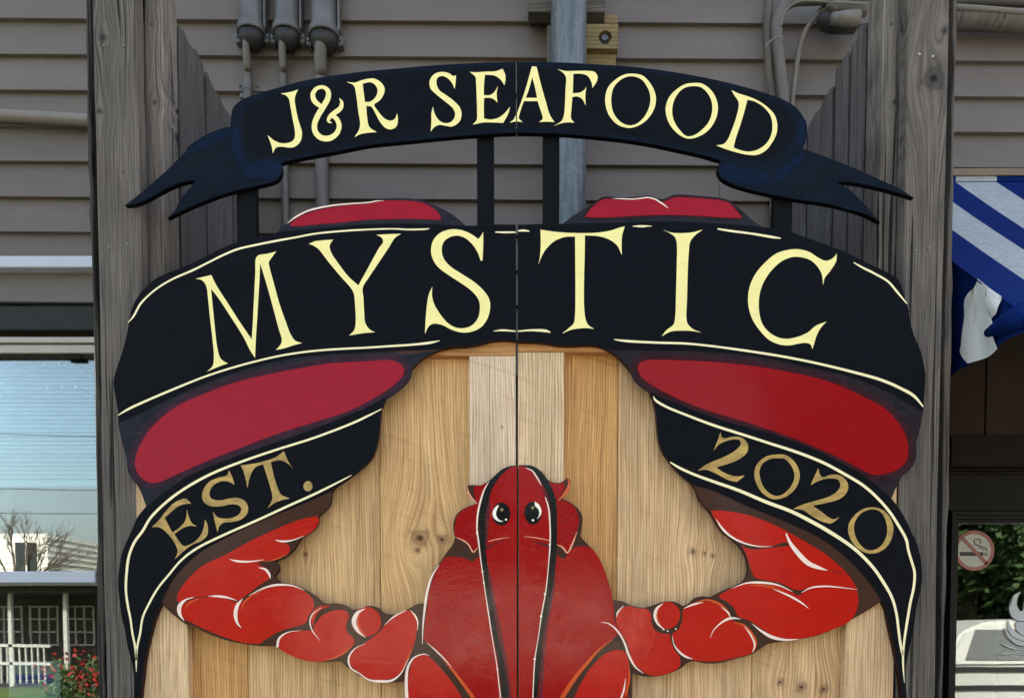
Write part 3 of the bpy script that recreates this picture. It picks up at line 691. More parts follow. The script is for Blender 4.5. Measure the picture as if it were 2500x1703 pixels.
# studs + wing fences
GAPBLACK = mat_plain('black_gap_shade', (0.006, 0.006, 0.006), 0.9)  # near-black colour painting the shade in and behind the plank gaps
def wing(side, sxf, sx_side, seams, tops, label, lab2):
    yf = 1.84
    xi = Wx(sxf[1], 353, yf)               # inner face of the stud
    th = thing('board_fence', label, 'fence', (xi, 2.1, 0))
    x0 = Wx(sxf[0], 353, yf)
    timber('stud', min(x0, xi), max(x0, xi), yf, yf + 0.082, 0, ZPOST, GREYWOOD, th, 0.0015, seg=40, col=(1.3, 1.28, 1.25), knots=[wk(sxf[2], 60, yf, 4), wk(sxf[2] + 8, 250, yf, 7)])
    for i in range(len(seams) - 1):
        ya, yb = seams[i] + (0.012 if i == 0 else 0.009), seams[i + 1] - 0.008
        V, Fc = [], []; nseg, nt_ = 30, 6
        t = 0.020; xf = xi + (0.0 if side < 0 else 0.0)
        for k in range(nseg + 1):
            for face in (0, 1):
                for j in range(nt_ + 1):
                    y = ya + (yb - ya) * j / nt_
                    if j in (0, nt_): y += random.uniform(-.0015, .0015) + 0.002 * math.sin(k * 0.8 + i)
                    top = tops(y) + 0.004 * math.sin(y * 90) + random.uniform(-.002, .002)
                    z = top * k / nseg
                    x = xf - side * (0 if face == 0 else -t) + 0.0015 * math.sin(j * 2.1 + i)
                    V.append((x, y, z))
        rw = 2 * (nt_ + 1)
        for k in range(nseg):
            for j in range(nt_):
                a = k * rw + j; Fc.append((a, a + 1, a + rw + 1, a + rw)); a += nt_ + 1; Fc.append((a, a + rw, a + rw + 1, a + 1))
            for j in (0, nt_):
                a = k * rw + j; Fc.append((a, a + rw, a + rw + nt_ + 1, a + nt_ + 1))
        a = nseg * rw
        for j in range(nt_): Fc.append((a + j, a + j + 1, a + nt_ + 2 + j, a + nt_ + 1 + j))
        o = mesh_obj('plank', V, Fc, WINGWOOD, th); sh = random.uniform(0.85, 1.0); o.color = (sh, sh * 0.99, sh * 0.98, 1)
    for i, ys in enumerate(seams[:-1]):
        m = MB(); xa = xi + side * 0.004; m.box((min(xa, xa + side * .01), ys - 0.014, 0), (max(xa, xa + side * .01), ys + 0.012 + (0.004 if i == 0 else 0), min(tops(ys), tops(ys + .01)) - 0.012)); m.build('gap_shade_strip', GAPBLACK, th)  # black strips added in the seams to stand for gap shadow
    m = MB(); m.box((xi + (-0.028 if side < 0 else 0.024), 1.93, 0), (xi + (-0.024 if side < 0 else 0.028), 2.49, CAM_Z + 1.35)); m.build('gap_shade_backing', GAPBLACK, th)
    return th
def mat_wing():
    return None
WINGWOOD = None
# wing planks run along y: same weathered wood read along y
t = NT('weathered_wing_planks'); oi = t.oinfo(); x, y, z = t.sep(t.obj()); off = t.math('MULTIPLY', oi['Random'], 41)
low = t.noise(t.comb(t.math('ADD', t.math('MULTIPLY', y, 6), off), 0, t.math('MULTIPLY', z, 1.2)), 1, 3)
F = t.math('ADD', y, t.math('MULTIPLY', t.math('SUBTRACT', low, .5), .06))
fine = t.noise(t.comb(t.math('ADD', t.math('MULTIPLY', F, 220), off), 0, t.math('MULTIPLY', z, 6)), 1, 5, .65)
broad = t.noise(t.comb(t.math('ADD', t.math('MULTIPLY', F, 14), off), 0, t.math('MULTIPLY', z, 1.6)), 1, 4)
crk = t.ramp(t.noise(t.comb(t.math('ADD', t.math('MULTIPLY', F, 60), off), 3, t.math('MULTIPLY', z, 1.2)), 1, 3, .5, .4), .72, .78, 0, .85)
c = t.mix(t.ramp(fine, .3, .75), srgb(122, 118, 117), srgb(62, 60, 60)); k_ = t.ramp(broad, .3, .7, .86, 1.12)
c = t.mix(1, c, t.comb(k_, k_, k_), 'MULTIPLY'); c = t.mix(crk, c, srgb(38, 37, 38)); c = t.mix(1, c, oi['Color'], 'MULTIPLY')
WINGWOOD = t.bsdf(c, .85, t.bump(t.math('SUBTRACT', fine, crk), .0015), spec=.3)
def tops_from(pts, X):
    q = []
    for sx, sy in pts:
        Y = X * FPX / (sx - PX); q.append((Y, W(sx, sy, Y).z))
    q.sort()
    def f(y):
        if y <= q[0][0]: return q[0][1]
        for (a, b), (c_, d) in zip(q, q[1:]):
            if y <= c_: return b + (d - b) * (y - a) / (c_ - a)
        return q[-1][1]
    return f
XLW = Wx(399, 353, 1.84); XRW = Wx(2151, 353, 1.84)
lt = tops_from([(436, 20), (448, 43), (495, 120), (515, 148), (520, 170), (551, 235), (567, 261)], XLW)
rt = tops_from([(2110, 5), (2092, 45), (2074, 65), (2070, 90), (2058, 105), (2040, 140), (2022, 168), (2014, 200), (1997, 235), (1969, 284)], XRW)
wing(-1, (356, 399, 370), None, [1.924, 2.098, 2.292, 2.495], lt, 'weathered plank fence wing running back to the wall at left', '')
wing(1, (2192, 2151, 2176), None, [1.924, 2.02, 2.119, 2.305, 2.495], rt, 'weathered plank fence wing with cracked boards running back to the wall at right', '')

# ------------------------------------------------------------------ GATE LEAVES
BY, BT = 1.764, 1.792           # batten face, board face
ZG0 = 0.06; ZRT = Wz(754, BY)
SPLX = 1261.5
def gate(label, boards, battens, rail, loc):
    g = thing('wooden_gate', label, 'gate', loc)
    for (a, b, col, kn) in boards:
        timber('board', Wx(a, 1300, BT) + 0.0006, Wx(b, 1300, BT) - 0.0006, BT, BT + 0.022, ZG0, ZRT - 0.03, CEDAR, g, 0.0002, 0.0012, 8, col, [wk(*k[:2], BT, k[2]) for k in kn])
    for (a, b, ztop, col, kn) in battens:
        timber('batten', Wx(a, 1300, BY), Wx(b, 1300, BY), BY, BT - 0.001, ZG0, Wz(ztop, BY), CEDAR, g, 0.0003, 0.0015, 8, col, [wk(*k[:2], BY, k[2]) for k in kn])
    a, b, z0, z1, col = rail
    m = MB(); m.box((Wx(a, 800, BY), BY + 0.002, Wz(z0, BY)), (Wx(b, 800, BY), BT - 0.001, ZRT), ch=0.001); o = m.build('rail', CEDARH, g); o.color = (*col, 1)
    return g
CEDARH = mat_wood('cedar_rail', srgb(214, 170, 116), srgb(134, 84, 40), 70, 0.4, 0.4, horizontal=True)
gate('left cedar gate leaf behind the lobster and EST ribbon', [
    (336, 601, (0.88, 0.73, 0.50), []), (601, 928, (1.0, 0.96, 0.90), [(745, 1352, 6)]), (928, 1259, (1.0, 0.93, 0.82), [(1026, 1312, 24), (1080, 1316, 14), (1020, 1342, 9)])],
    [(334, 454, 950, (1.04, 1.1, 1.25), []), (1146, 1259, 869, (1.06, 1.24, 1.7), [(1226, 1042, 3)])],
    (340, 1259, 867, 0, (0.92, 0.82, 0.72)), (Wx(800, 1300, BT), BT, ZG0))
gate('right cedar gate leaf behind the lobster and 2020 ribbon', [
    (1264, 1507, (0.88, 0.72, 0.50), []), (1507, 1839, (1.04, 1.04, 1.12), [(1692, 1346, 10), (1720, 1350, 6), (1740, 1356, 7)]), (1839, 2186, (0.98, 0.96, 0.98), [(1905, 1664, 11), (1957, 1676, 15), (2011, 1681, 14)])],
    [(1264.5, 1377, 860, (1.06, 1.17, 1.42), []), (2069, 2188, 950, (1.02, 1.05, 1.15), [])],
    (1264.5, 2186, 858, 0, (0.98, 0.88, 0.78)), (Wx(1700, 1300, BT), BT, ZG0))

# ------------------------------------------------------------------ SIGN COLOURS
BLK = srgb(6, 10, 17); NAVY = srgb(4, 24, 50); BASEB = srgb(6, 18, 33); CREAM = srgb(252, 240, 160); WHT = srgb(252, 244, 226)
PIN = srgb(252, 240, 190); SLATE = srgb(36, 38, 47); PURP = srgb(66, 33, 48); CRIM = srgb(154, 10, 34); CRIM_R = srgb(146, 4, 12)
BRN = srgb(66, 42, 32); RED = srgb(184, 28, 16); ORG = srgb(206, 84, 34); HI = srgb(250, 222, 205); GOLD = srgb(178, 146, 76); EDGE = srgb(12, 12, 15)
DRED = srgb(96, 20, 22); MAR = srgb(92, 28, 40)
y1, y2, y3, y4, y5, y6 = (SIGN_Y - d for d in (.0004, .0008, .0012, .0016, .0020, .0024))

# ---- top ribbon sign
def rot_split(spec): return T(spec)
TL = ('A 330,1270c 400,1215 500,1135 600,1045 690,965 760,890 860,805 960,735 1060,690 1145,660c 1150,590 1165,520 1200,478 1270,437 1400,392 1560,347 1700,308 1880,275 2050,250 2216,230 '
      'B 250,208 500,187 800,170 1000,163 1137,160c 1140,710c 1000,715 840,726 600,745 300,775 0,806 A 2000,848 1800,885 1650,915 1537,943c 1545,985 1540,1030 1515,1068 1470,1092 1350,1122 1200,1155 1100,1182 950,1237 800,1300 660,1368c 720,1300 760,1215 820,1150 872,1082c 800,1088 700,1122 600,1172 480,1236 400,1264')
TR = ('B 1144,160c 1300,160 1500,165 1750,178 1950,190 2216,218 C 200,248 400,285 600,330 800,385 950,435 1060,490 1110,535 1145,585 1165,640 1170,700 1160,770 1140,830c 1200,850 1370,913 1550,985 1750,1075 1900,1145 2000,1212c 1930,1190 1750,1140 1600,1108 1500,1092 1400,1095c 1460,1120 1530,1170 1620,1262 1740,1402c '
      '1650,1352 1500,1300 1300,1255 1165,1236 1000,1208 850,1178 700,1142 580,1102 520,1068 490,1030 480,990 505,925c 350,880 150,836 0,803 B 2050,775 1900,755 1700,735 1480,718 1300,712 1147,710c')
def top_half(spec, label, letters, blue, bars, center):
    th = thing('ribbon_sign', label, 'sign', center, 'halves of the top ribbon sign')
    cutout('board', smooth_closed(T(spec), 5), SIGN_Y, 0.013, P_BLACK, th, BASEB, EDGE)
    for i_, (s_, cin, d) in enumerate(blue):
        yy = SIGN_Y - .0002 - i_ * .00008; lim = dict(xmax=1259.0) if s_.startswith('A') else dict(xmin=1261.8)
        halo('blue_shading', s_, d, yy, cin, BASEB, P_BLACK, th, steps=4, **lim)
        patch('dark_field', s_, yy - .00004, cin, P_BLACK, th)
    for (nm, sp_, holes) in letters:
        if nm == 'amp': strokes('letter', sp_, y2, CREAM, P_CREAM, th, 6, True)
        else: patch('letter', sp_, y2, CREAM, P_CREAM, th, holes, 5)
    for (sx0, sx1, sy0, sy1) in bars:
        a = W(sx0, sy1, BY); b = W(sx1, sy0, BY)
        m = MB(); m.box((a.x, SIGN_Y + 0.0135, a.z), (b.x, SIGN_Y + 0.034, b.z), ch=0.001); m.build('support_bar', SUPPORT, th)
    return th
SUPPORT = mat_plain('black_support_paint', srgb(7, 9, 13), 0.6, 0.1, 20, spec=0.1)
LJ = 'A 1537,408c 1600,397 1640,387 1672,374c 1655,410 1645,450 1655,530 1675,620 1700,700 1698,750 1680,790 1640,820 1600,825 1540,818 1500,826 1475,868c 1465,810 1435,728c 1480,765 1530,788 1580,790 1625,775 1645,745 1645,690 1630,610 1610,500 1600,450 1580,425'
LAMP = ['A 1990,445,5 2008,475,24 1998,520,36 1955,555,38 1915,590,32 1905,620,20 1932,636,4',
        'A 1925,572,26 1970,605,36 1988,660,38 1968,715,40 1915,752,44 1850,748,44 1805,705,42 1798,645,42 1825,575,44 1868,505,44 1902,440,42 1902,388,36 1866,358,28 1815,368,30 1786,408,36 1793,458,38 1835,498,34 1866,514,22']
LR = ('A 2045,318c 2110,322 2160,305 2216,292 2260,292 2310,320 2340,370 2325,430 2290,470 2260,492 2290,545 2340,600 2385,617 2420,600 2436,560c 2442,600 2432,660 2390,684 2345,672 2300,620 2255,535 2235,508 2198,504c 2205,596 2222,665 2279,705c 2200,712 2150,722 2105,745c 2140,690 2150,640 2135,540 2120,420 2100,345', ['A 2170,332c 2230,320 2270,345 2285,390 2265,440 2225,470 2188,473c 2178,400'])
LS = 'B 675,265c 672,320 665,372c 640,320 600,282 560,272 530,290 525,330 545,380 600,420 660,465 705,515 718,560 710,610 680,645 640,663 600,657 550,650 510,665 480,702c 485,620 485,560 497,508c 510,560 540,610 585,635 630,630 660,600 668,560 650,520 600,475 530,420 480,370 470,320 485,280 520,250 570,240 620,250 655,272'
LE = 'B 782,240c 840,243 900,238 980,235 1035,215c 1055,260 1058,300 1050,345c 1020,300 975,270 900,262c 892,330 890,420c 940,418 975,390 1000,348c 990,400 995,478c 965,450 930,440 892,442c 890,520 892,600c 940,608 1000,595 1050,560 1093,508c 1080,560 1040,635c 950,630 880,632 840,640 805,647c 835,610 838,540 835,430 830,320 825,280'
LA = ('B 1262,197c 1298,200c 1330,330 1370,470 1400,570 1437,628c 1380,625 1318,628c 1345,600 1330,540 1305,466c 1200,466c 1165,570 1162,600 1190,627c 1147,623c 1147,560c 1165,510 1210,380 1250,240', ['B 1265,280c 1290,380 1302,440c 1215,440c 1240,370'])
LA2 = 'B 1137,573c 1138,623c 1090,632c 1122,605'
LF = 'B 1460,218c 1520,233 1600,232 1700,232 1745,240 1768,270 1765,310 1730,365c 1722,320 1690,270 1640,255 1582,255c 1580,340 1578,405c 1630,400 1665,380 1683,355c 1675,420 1678,500c 1650,450 1610,430 1575,435c 1568,520 1565,600 1590,632c 1530,630 1480,640 1430,658c 1490,620 1510,570 1518,480 1522,370 1525,280 1500,245'
LO1 = ('B 2040,253 2120,270 2185,340 2220,430 2205,530 2140,620 2060,665 2000,672 1920,645 1850,560 1828,450 1850,360 1920,290 1980,260', ['B 2045,275 2110,300 2160,370 2178,440 2165,520 2120,600 2060,645 2005,652 1940,620 1890,550 1875,450 1895,360 1950,300 2000,278'])
LO2 = ('C 300,325 360,330 430,380 475,460 483,540 455,630 400,700 320,745 250,755 190,730 120,660 85,580 80,510 110,430 170,370 230,335', ['C 300,350 350,358 400,400 435,470 438,550 410,630 350,695 290,732 240,735 190,690 145,620 130,540 145,460 190,390 240,358'])
LD = ('C 587,380c 640,405 720,430 800,465 870,515 920,570 942,640 935,720 900,790 850,850 780,882 700,878 620,860 540,835 470,808c 530,795 560,760 590,690 625,590 645,500 640,465 610,420', ['C 712,455c 770,470 840,515 890,580 905,660 890,740 850,800 790,840 720,855 660,845 605,825c 620,760 660,640 690,540'])
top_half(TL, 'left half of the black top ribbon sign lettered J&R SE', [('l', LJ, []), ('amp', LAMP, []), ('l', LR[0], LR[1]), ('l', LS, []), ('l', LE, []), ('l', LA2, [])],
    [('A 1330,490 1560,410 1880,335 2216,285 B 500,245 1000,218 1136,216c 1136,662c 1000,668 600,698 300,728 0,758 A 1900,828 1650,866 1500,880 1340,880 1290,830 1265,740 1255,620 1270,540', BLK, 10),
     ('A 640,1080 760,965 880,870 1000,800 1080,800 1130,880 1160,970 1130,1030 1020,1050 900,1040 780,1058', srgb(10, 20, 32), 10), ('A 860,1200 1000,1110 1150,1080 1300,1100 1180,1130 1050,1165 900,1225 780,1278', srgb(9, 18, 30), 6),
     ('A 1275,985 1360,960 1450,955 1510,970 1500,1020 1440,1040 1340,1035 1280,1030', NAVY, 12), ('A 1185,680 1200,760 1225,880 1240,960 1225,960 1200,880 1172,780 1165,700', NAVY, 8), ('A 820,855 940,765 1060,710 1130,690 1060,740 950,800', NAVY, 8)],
    [(580, 624, 400, 680), (1165, 1206, 300, 680)], W(800, 350, SIGN_Y))
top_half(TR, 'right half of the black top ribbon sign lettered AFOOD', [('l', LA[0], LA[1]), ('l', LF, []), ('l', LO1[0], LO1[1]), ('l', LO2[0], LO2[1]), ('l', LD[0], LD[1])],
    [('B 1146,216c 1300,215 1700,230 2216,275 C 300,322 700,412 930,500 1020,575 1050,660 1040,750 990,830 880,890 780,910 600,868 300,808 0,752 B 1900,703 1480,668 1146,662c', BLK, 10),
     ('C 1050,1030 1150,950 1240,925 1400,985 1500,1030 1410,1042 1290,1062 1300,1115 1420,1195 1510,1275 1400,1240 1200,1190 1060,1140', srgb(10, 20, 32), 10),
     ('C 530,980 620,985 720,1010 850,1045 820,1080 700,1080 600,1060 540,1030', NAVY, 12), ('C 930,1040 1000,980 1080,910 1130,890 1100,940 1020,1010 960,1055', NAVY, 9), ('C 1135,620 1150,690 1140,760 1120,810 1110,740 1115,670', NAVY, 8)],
    [(1325, 1366, 300, 680), (1887, 1935, 440, 680)], W(1700, 350, SIGN_Y))

# ---- lobster sign, left half
SILL = ('E 1138,278c 960,275 830,285 750,285c 700,240 640,195 560,150 470,115 400,103 250,90 100,95 D 2216,104 2050,117 1900,138 1750,182 1650,228 1585,268 1540,295 1510,337c 1400,365 1200,415 1090,455 950,525 800,600 650,655 560,700 505,750 440,820 400,890 375,960 360,1040 345,1130 310,1260 270,1380 245,1470 '
        'G 242,300 250,360 265,450 280,550 283,640 310,760 360,930 400,1040 450,1130 495,1250c 430,1330 390,1420 J 345,371 310,460 285,600 278,700 290,830 305,950 330,1060 355,1200 385,1310 400,1420 400,1640c 450,1640c 475,1400 490,1280 530,1100 570,960 615,850c 650,890 720,950 800,1010 870,1030 950,1075 1100,1130 1250,1165 1380,1180 1500,1185 1560,1215 1700,1275 1850,1305 2000,1300 2060,1350 2216,1440 '
        'K 100,1465 270,1455c 275,1500 290,1640c 1146,1640c H 1146,935c 1100,937 1030,965 980,1010 920,1060 880,1085 780,1085c 757,1100 770,1150 800,1190 835,1230c 760,1255 690,1300 660,1360 655,1430 668,1490c K 650,395 600,460 560,520 510,590 470,680 445,780 435,852c 380,855 300,895 220,935 120,925 60,880 0,870 J 2150,890 2080,900 2040,870 1970,850 1870,850 1800,795 1720,745 1620,705 1530,690c 1490,640 1520,600 1515,550 1495,525c 1560,500 1620,455 1670,385 1700,345 1780,290 1820,240 1832,175c 1880,135 1920,80 1932,0 '
        'G 1950,1115 2085,1020 2216,910 H 40,850 75,740 90,600 100,500 115,465 140,400c 200,330 280,245 350,170 420,110 500,65 560,40 E 650,1225 750,1220 850,1205 930,1182 1000,1172 1080,1172 1140,1178c')
SILR = ('E 1152,278c 1340,272 1500,270c 1560,225 1650,165 1750,110 1830,80 1900,72 2050,75 2140,65 2216,75 F 100,78 150,63 250,65 400,75 550,95 640,145 700,195 760,250 830,297c 1000,320 1150,370 1300,425 1450,480 1600,555 1750,625 1850,680 1890,720 1910,780 1940,870 1955,920 1970,1020 2000,1130 2050,1250 2075,1350 2090,1440 '
        'I 2090,250 2080,400 2070,520 2040,680 1990,830 1950,940 1900,1030 1870,1090 1825,1190c 1880,1260 1940,1360 1990,1470 L 2005,345 2040,450 2060,570 2062,680 2045,780 2025,850 2010,960 1990,1090 1960,1220 1940,1330 1935,1420 1948,1640c 1908,1640c 1890,1450 1865,1300 1830,1130 1800,1000 1780,900 1750,830c 1650,900 1500,985 1400,1040 1250,1100 1100,1130 950,1150 870,1165 800,1210 740,1245 620,1280 500,1310 400,1315 270,1300 200,1350 100,1395 0,1415 '
        'K 2130,1415 2040,1390c 2035,1450 2038,1640c 1160,1640c H 1160,932c 1220,932 1290,955 1350,1010 1400,1055 1470,1070 1520,1045 1530,1030c 1555,1045 1560,1080 1540,1130 1500,1195c 1540,1210 1600,1250 1640,1300 1655,1350 1645,1420 1635,1480c 1700,1550 K 1740,440 1780,510 1820,600 1860,720 1890,825c 1960,835 2030,865 2120,885 2170,875 2216,860 L 60,840 130,835 180,850 215,870 260,855 300,815 360,795 430,800 480,775 540,745 640,705 690,670 712,620 715,560 700,490 660,420 600,360 530,310 480,250 430,160 340,50 '
        'I 300,1100 260,1060 190,1000 110,910 50,820 20,720 10,600 0,510 H 2200,440 2170,362c 2100,290 2020,200 1960,130 1900,75 1850,45 1810,25 E 1770,1215 1690,1210 1560,1215 1450,1210 1380,1195 1280,1187 1155,1185c')
ls = thing('lobster_sign', 'left half of the lobster cutout sign with MYS and EST ribbons', 'sign', W(850, 1000, SIGN_Y), 'halves of the lobster cutout sign')
rs = thing('lobster_sign', 'right half of the lobster cutout sign with TIC and 2020 ribbons', 'sign', W(1700, 1000, SIGN_Y), 'halves of the lobster cutout sign')
cutout('board', smooth_closed(T(SILL), 4), SIGN_Y, 0.013, P_CLAW, ls, BRN, srgb(46, 14, 14))
cutout('board', smooth_closed(T(SILR), 4), SIGN_Y, 0.013, P_CLAW, rs, BRN, srgb(46, 14, 14))

# slate shading fields behind the big claws
patch('claw_field', 'E 745,288c 700,242 640,197 560,152 470,117 400,105 250,92 100,97 D 2216,106 2050,119 1900,140 1750,184 1650,230 1588,268 1540,297 1512,345c 1800,320 2216,290 E 300,280', y1, SLATE, P_BLACK, ls)
patch('claw_field', 'G 281,560c 285,640 312,760 362,930 402,1040 452,1130 497,1250c 700,1130 950,990 1300,860 1700,700 2216,500 H 136,402c 198,328 278,243 348,168 418,108 500,63 560,45c 250,80 G 2216,55 1600,100 1000,270 500,490', y1, SLATE, P_BLACK, ls)
patch('claw_field', 'E 1505,272c 1562,227 1652,167 1752,112 1832,82 1900,74 2050,77 2140,67 2216,77 F 100,80 150,65 250,67 400,77 548,97 638,147 698,197 758,252 825,300c 500,285 200,270 E 2216,265', y1, SLATE, P_BLACK, rs)
patch('claw_field', 'I 2068,500c 2066,540 2036,680 1988,830 1948,940 1898,1030 1868,1090 1825,1185c 1600,1030 1350,890 1000,740 500,590 150,460 0,390 H 2172,358c 2100,288 2022,200 1962,130 1902,77 1852,47c 2000,45 I 300,45 800,80 1300,180 1700,300', y1, srgb(38, 32, 38), P_BLACK, rs)
CL_TL = 'D 1610,280 1700,213 1850,163 2000,139 2216,116 E 100,98 250,94 400,107 480,142 530,182 555,222 556,243c 400,235 200,235 0,240 D 2000,262 1850,275 1650,292c'
CL_TR = 'E 1672,221c 1700,180 1750,125 1820,83 1950,90 2100,80 2160,74 2216,92 F 40,110 90,93 150,68 250,70 400,82 540,100 600,142 640,187 672,226c 550,226 400,215 150,205 0,205 E 2000,215 1800,225'
CL_ML = 'G 2216,130 1900,150 1500,220 1200,290 950,380 750,470 600,580 500,690 440,800 410,900 420,970 460,1030 520,1065 580,1068 700,1020 900,930 1200,810 1500,695 1800,600 2050,520 2216,440 H 100,380 200,310 260,250 273,200 255,160 200,130 120,122'
CL_MR = 'H 2080,170 2110,135 2160,122 I 0,120 300,128 600,150 900,190 1200,250 1400,310 1600,400 1780,500 1880,610 1940,720 1955,820 1940,900 1880,960 1780,1000 1680,1005 1600,970 1450,890 1250,800 1000,700 700,600 400,510 150,410 0,330 H 2150,290 2100,240'
for par, spec, d, col in ((ls, CL_TL, 6, CRIM), (rs, CL_TR, 6, CRIM), (ls, CL_ML, 20, CRIM), (rs, CL_MR, 20, CRIM_R)):
    halo('claw_shading', spec, d, y2, PURP if par is ls else srgb(62, 20, 28), SLATE if par is ls else srgb(38, 32, 38), P_BLACK, par)
    patch('claw', spec, y3, col, P_CLAW, par)
strokes('highlight', ['D 1588,268,3 1650,222,12 1750,172,13 1900,137,12 2050,120,10 2216,108,9 E 60,98,8 115,95,2'], y4, HI, P_CREAM, ls)
strokes('highlight', ['E 525,172,5 532,185,2', 'E 1885,77,2 1960,80,8 2050,82,8 2110,75,9 2160,70,10 2216,84,10 F 40,108,11 75,132,9 97,152,3'][1:], y4, HI, P_CREAM, rs)

# black ribbons
patch('ribbon', 'E 1137,282c 960,279 830,287 750,287 500,277 300,270 0,277 D 2000,292 1750,315 1512,340 1400,367 1200,417 1092,457 950,527 800,602 652,657 562,702 507,752 442,822 402,890 377,960 362,1040 347,1130 312,1260 272,1380 247,1470 G 244,300 252,360 267,450 282,550 282,608c 450,530 700,410 950,300 1200,210 1500,130 1800,85 2216,62 E 300,1250 450,1245 560,1238 650,1223 750,1218 850,1203 930,1180 1000,1170 1080,1170 1139,1176c', y3 - .0001, BLK, P_BLACK, ls)
patch('ribbon', 'E 1153,282c 1340,275 1500,273 1900,264 2216,254 F 200,257 500,272 830,299 1000,322 1150,372 1300,427 1450,482 1600,557 1750,627 1848,682 1888,722 1908,782 1938,870 1953,920 1968,1020 1998,1130 2048,1250 2073,1350 2088,1440 I 2088,250 2078,400 2068,515c 1900,425 1750,345 1500,248 1200,180 900,112 600,72 300,50 0,46 H 1990,43 1850,42 E 1810,1233 1770,1213 1690,1208 1560,1213 1450,1208 1380,1193 1280,1185 1156,1183c', y3 - .0001, BLK, P_BLACK, rs)
patch('ribbon', 'H 138,402c 0,480 G 2000,570 1700,690 1400,790 1150,880 950,960 800,1030 700,1100 600,1170 497,1252c 432,1332 392,1420 J 347,371 312,460 287,600 280,700 292,830 307,950 332,1060 357,1200 387,1310 402,1420 402,1638c 448,1638c 473,1400 488,1280 528,1100 568,960 613,848c 650,760 720,640 800,555 920,450 1100,350 1300,250 1500,165 1700,85 1930,-15c G 1950,1113 2085,1018 2216,908 H 38,848 73,740 88,600 98,500 113,467', y3 - .0001, BLK, P_BLACK, ls)
patch('ribbon', 'H 2172,366c I 0,390 150,450 350,530 600,610 900,690 1150,780 1350,870 1500,950 1650,1040 1826,1192c 1878,1260 1938,1360 1988,1470 L 2003,345 2038,450 2058,570 2060,680 2043,780 2023,850 2008,960 1988,1090 1958,1220 1938,1330 1933,1420 1946,1638c 1910,1638c 1892,1450 1867,1300 1832,1130 1802,1000 1782,900 1752,830c 1700,750 1600,620 1480,500 1300,360 1100,260 900,175 700,95 540,20 I 420,1120 300,1085 262,1060 190,998 110,908 52,820 22,720 12,600 2,510 H 2202,440', y3 - .0001, BLK, P_BLACK, rs)

# pin lines
strokes('pin_line', ['D 355,1038,4 400,985,14 450,895,16 510,830,14 590,765,14 700,700,14 860,630,16 980,570,14 1080,520,16 1200,470,16 1350,435,16 1500,405,16 1650,378,14 1800,350,14 2000,330,14 2216,317,13 E 200,312,11 300,317,13 450,313,10 470,308,3',
    'E 978,337,8 1060,339,14 1137,338,10', 'G 280,548,6 350,505,17 500,435,17 700,350,17 950,250,15 1200,170,15 1500,95,15 1700,62,15 1900,42,15 2216,25,15 E 200,1215,16 350,1205,16 480,1190,18 550,1175,4', 'E 965,1102,4 1030,1095,14 1137,1102,10',
    'H 100,500,6 0,550,15 G 2100,605,17 1800,720,17 1500,815,17 1250,900,18 1000,1000,20 800,1110,20 650,1220,20 530,1340,20 470,1440,20 J 410,372,20 365,480,20 345,620,20 340,750,18 355,870,18 375,970,16 390,1080,16 410,1180,16 420,1290,14',
    'G 2085,1010,4 2000,1055,12 1800,1155,18 1600,1245,18 1350,1360,18 1100,1470,18 880,1580,18 J 760,525,16 680,620,16 590,730,16 520,850,16 470,960,16 450,1080,16 425,1200,16 420,1290,14 420,1380,3'], y5, PIN, P_CREAM, ls)
strokes('pin_line', ['E 1154,328,11 1200,325,16 1242,330,8', 'E 2040,292,4 2110,292,17 2190,290,3', 'F 480,312,10 560,325,16 750,350,16 900,375,18 970,385,8', 'F 1533,572,8 1600,610,16 1700,660,16 1800,720,16 1870,800,16 1945,890,8',
    'E 1154,1102,10 1250,1095,14 1370,1100,20 1405,1112,6', 'E 1895,1165,4 1960,1175,16 2216,1190,17 F 250,1198,16 500,1225,16 750,1260,18 1000,1300,18 1250,1350,18 1500,1410,20 1750,1480,22 1900,1545,22 I 2000,400,22 2070,482,10',
    'H 2200,400,4 2216,430,16 I 80,480,18 250,550,18 450,625,20 700,705,20 900,770,20 1100,835,22 1300,915,22 1450,995,22 1600,1085,22 1700,1170,22 1800,1280,22 1880,1400,22 1940,1510,22 L 1955,440,20 1985,540,20 2003,610,20 1998,720,20 1970,850,20 1945,1000,20 1925,1130,18 1915,1240,16 1915,1330,14 1925,1465,3',
    'I 115,910,10 180,950,18 300,1005,20 450,1060,22 650,1130,24 850,1215,26 1050,1290,26 1200,1365,28 1350,1450,28 1540,1580,25 L 1680,570,24 1770,700,24 1830,810,22 1865,940,20 1880,1060,20 1895,1170,20 1912,1250,18'], y5, PIN, P_CREAM, rs)

# letters
MM = 'D 877,698c 940,682 1000,668c 1035,740 1130,890 1220,1030 1312,1165c 1320,1050 1330,850 1340,650 1345,540 1365,515 1430,505 1503,485c 1470,530 1445,570 1450,610 1480,720 1530,900 1580,1040 1610,1120 1650,1175 1703,1193c 1640,1210 1560,1235 1498,1247c 1535,1205 1545,1170 1520,1080 1480,930 1430,750 1378,580c 1370,750 1355,1000 1345,1150 1338,1308c 1300,1250 1250,1150 1130,960 1050,840 998,775c 1010,900 1030,1100 1045,1220 1065,1300 1090,1330 1128,1350c 1060,1375 965,1415c 1010,1370 1020,1300 1010,1170 990,1000 975,850 965,770 945,725 920,705'
MY = 'D 1753,428c 1800,408 1870,400 1942,395c 1915,440 1925,490 1990,590 2060,680 2137,748c E 0,605 80,460 112,412 100,380 60,358c 150,353 252,350c 205,380 160,450 80,570 0,690 -45,765 -40,850 -35,950 -25,1040 10,1090 52,1110c -20,1115 -150,1135c -110,1090 -100,1030 -105,900 -115,810 -140,765 D 2000,680 1900,560 1830,470 1790,442'
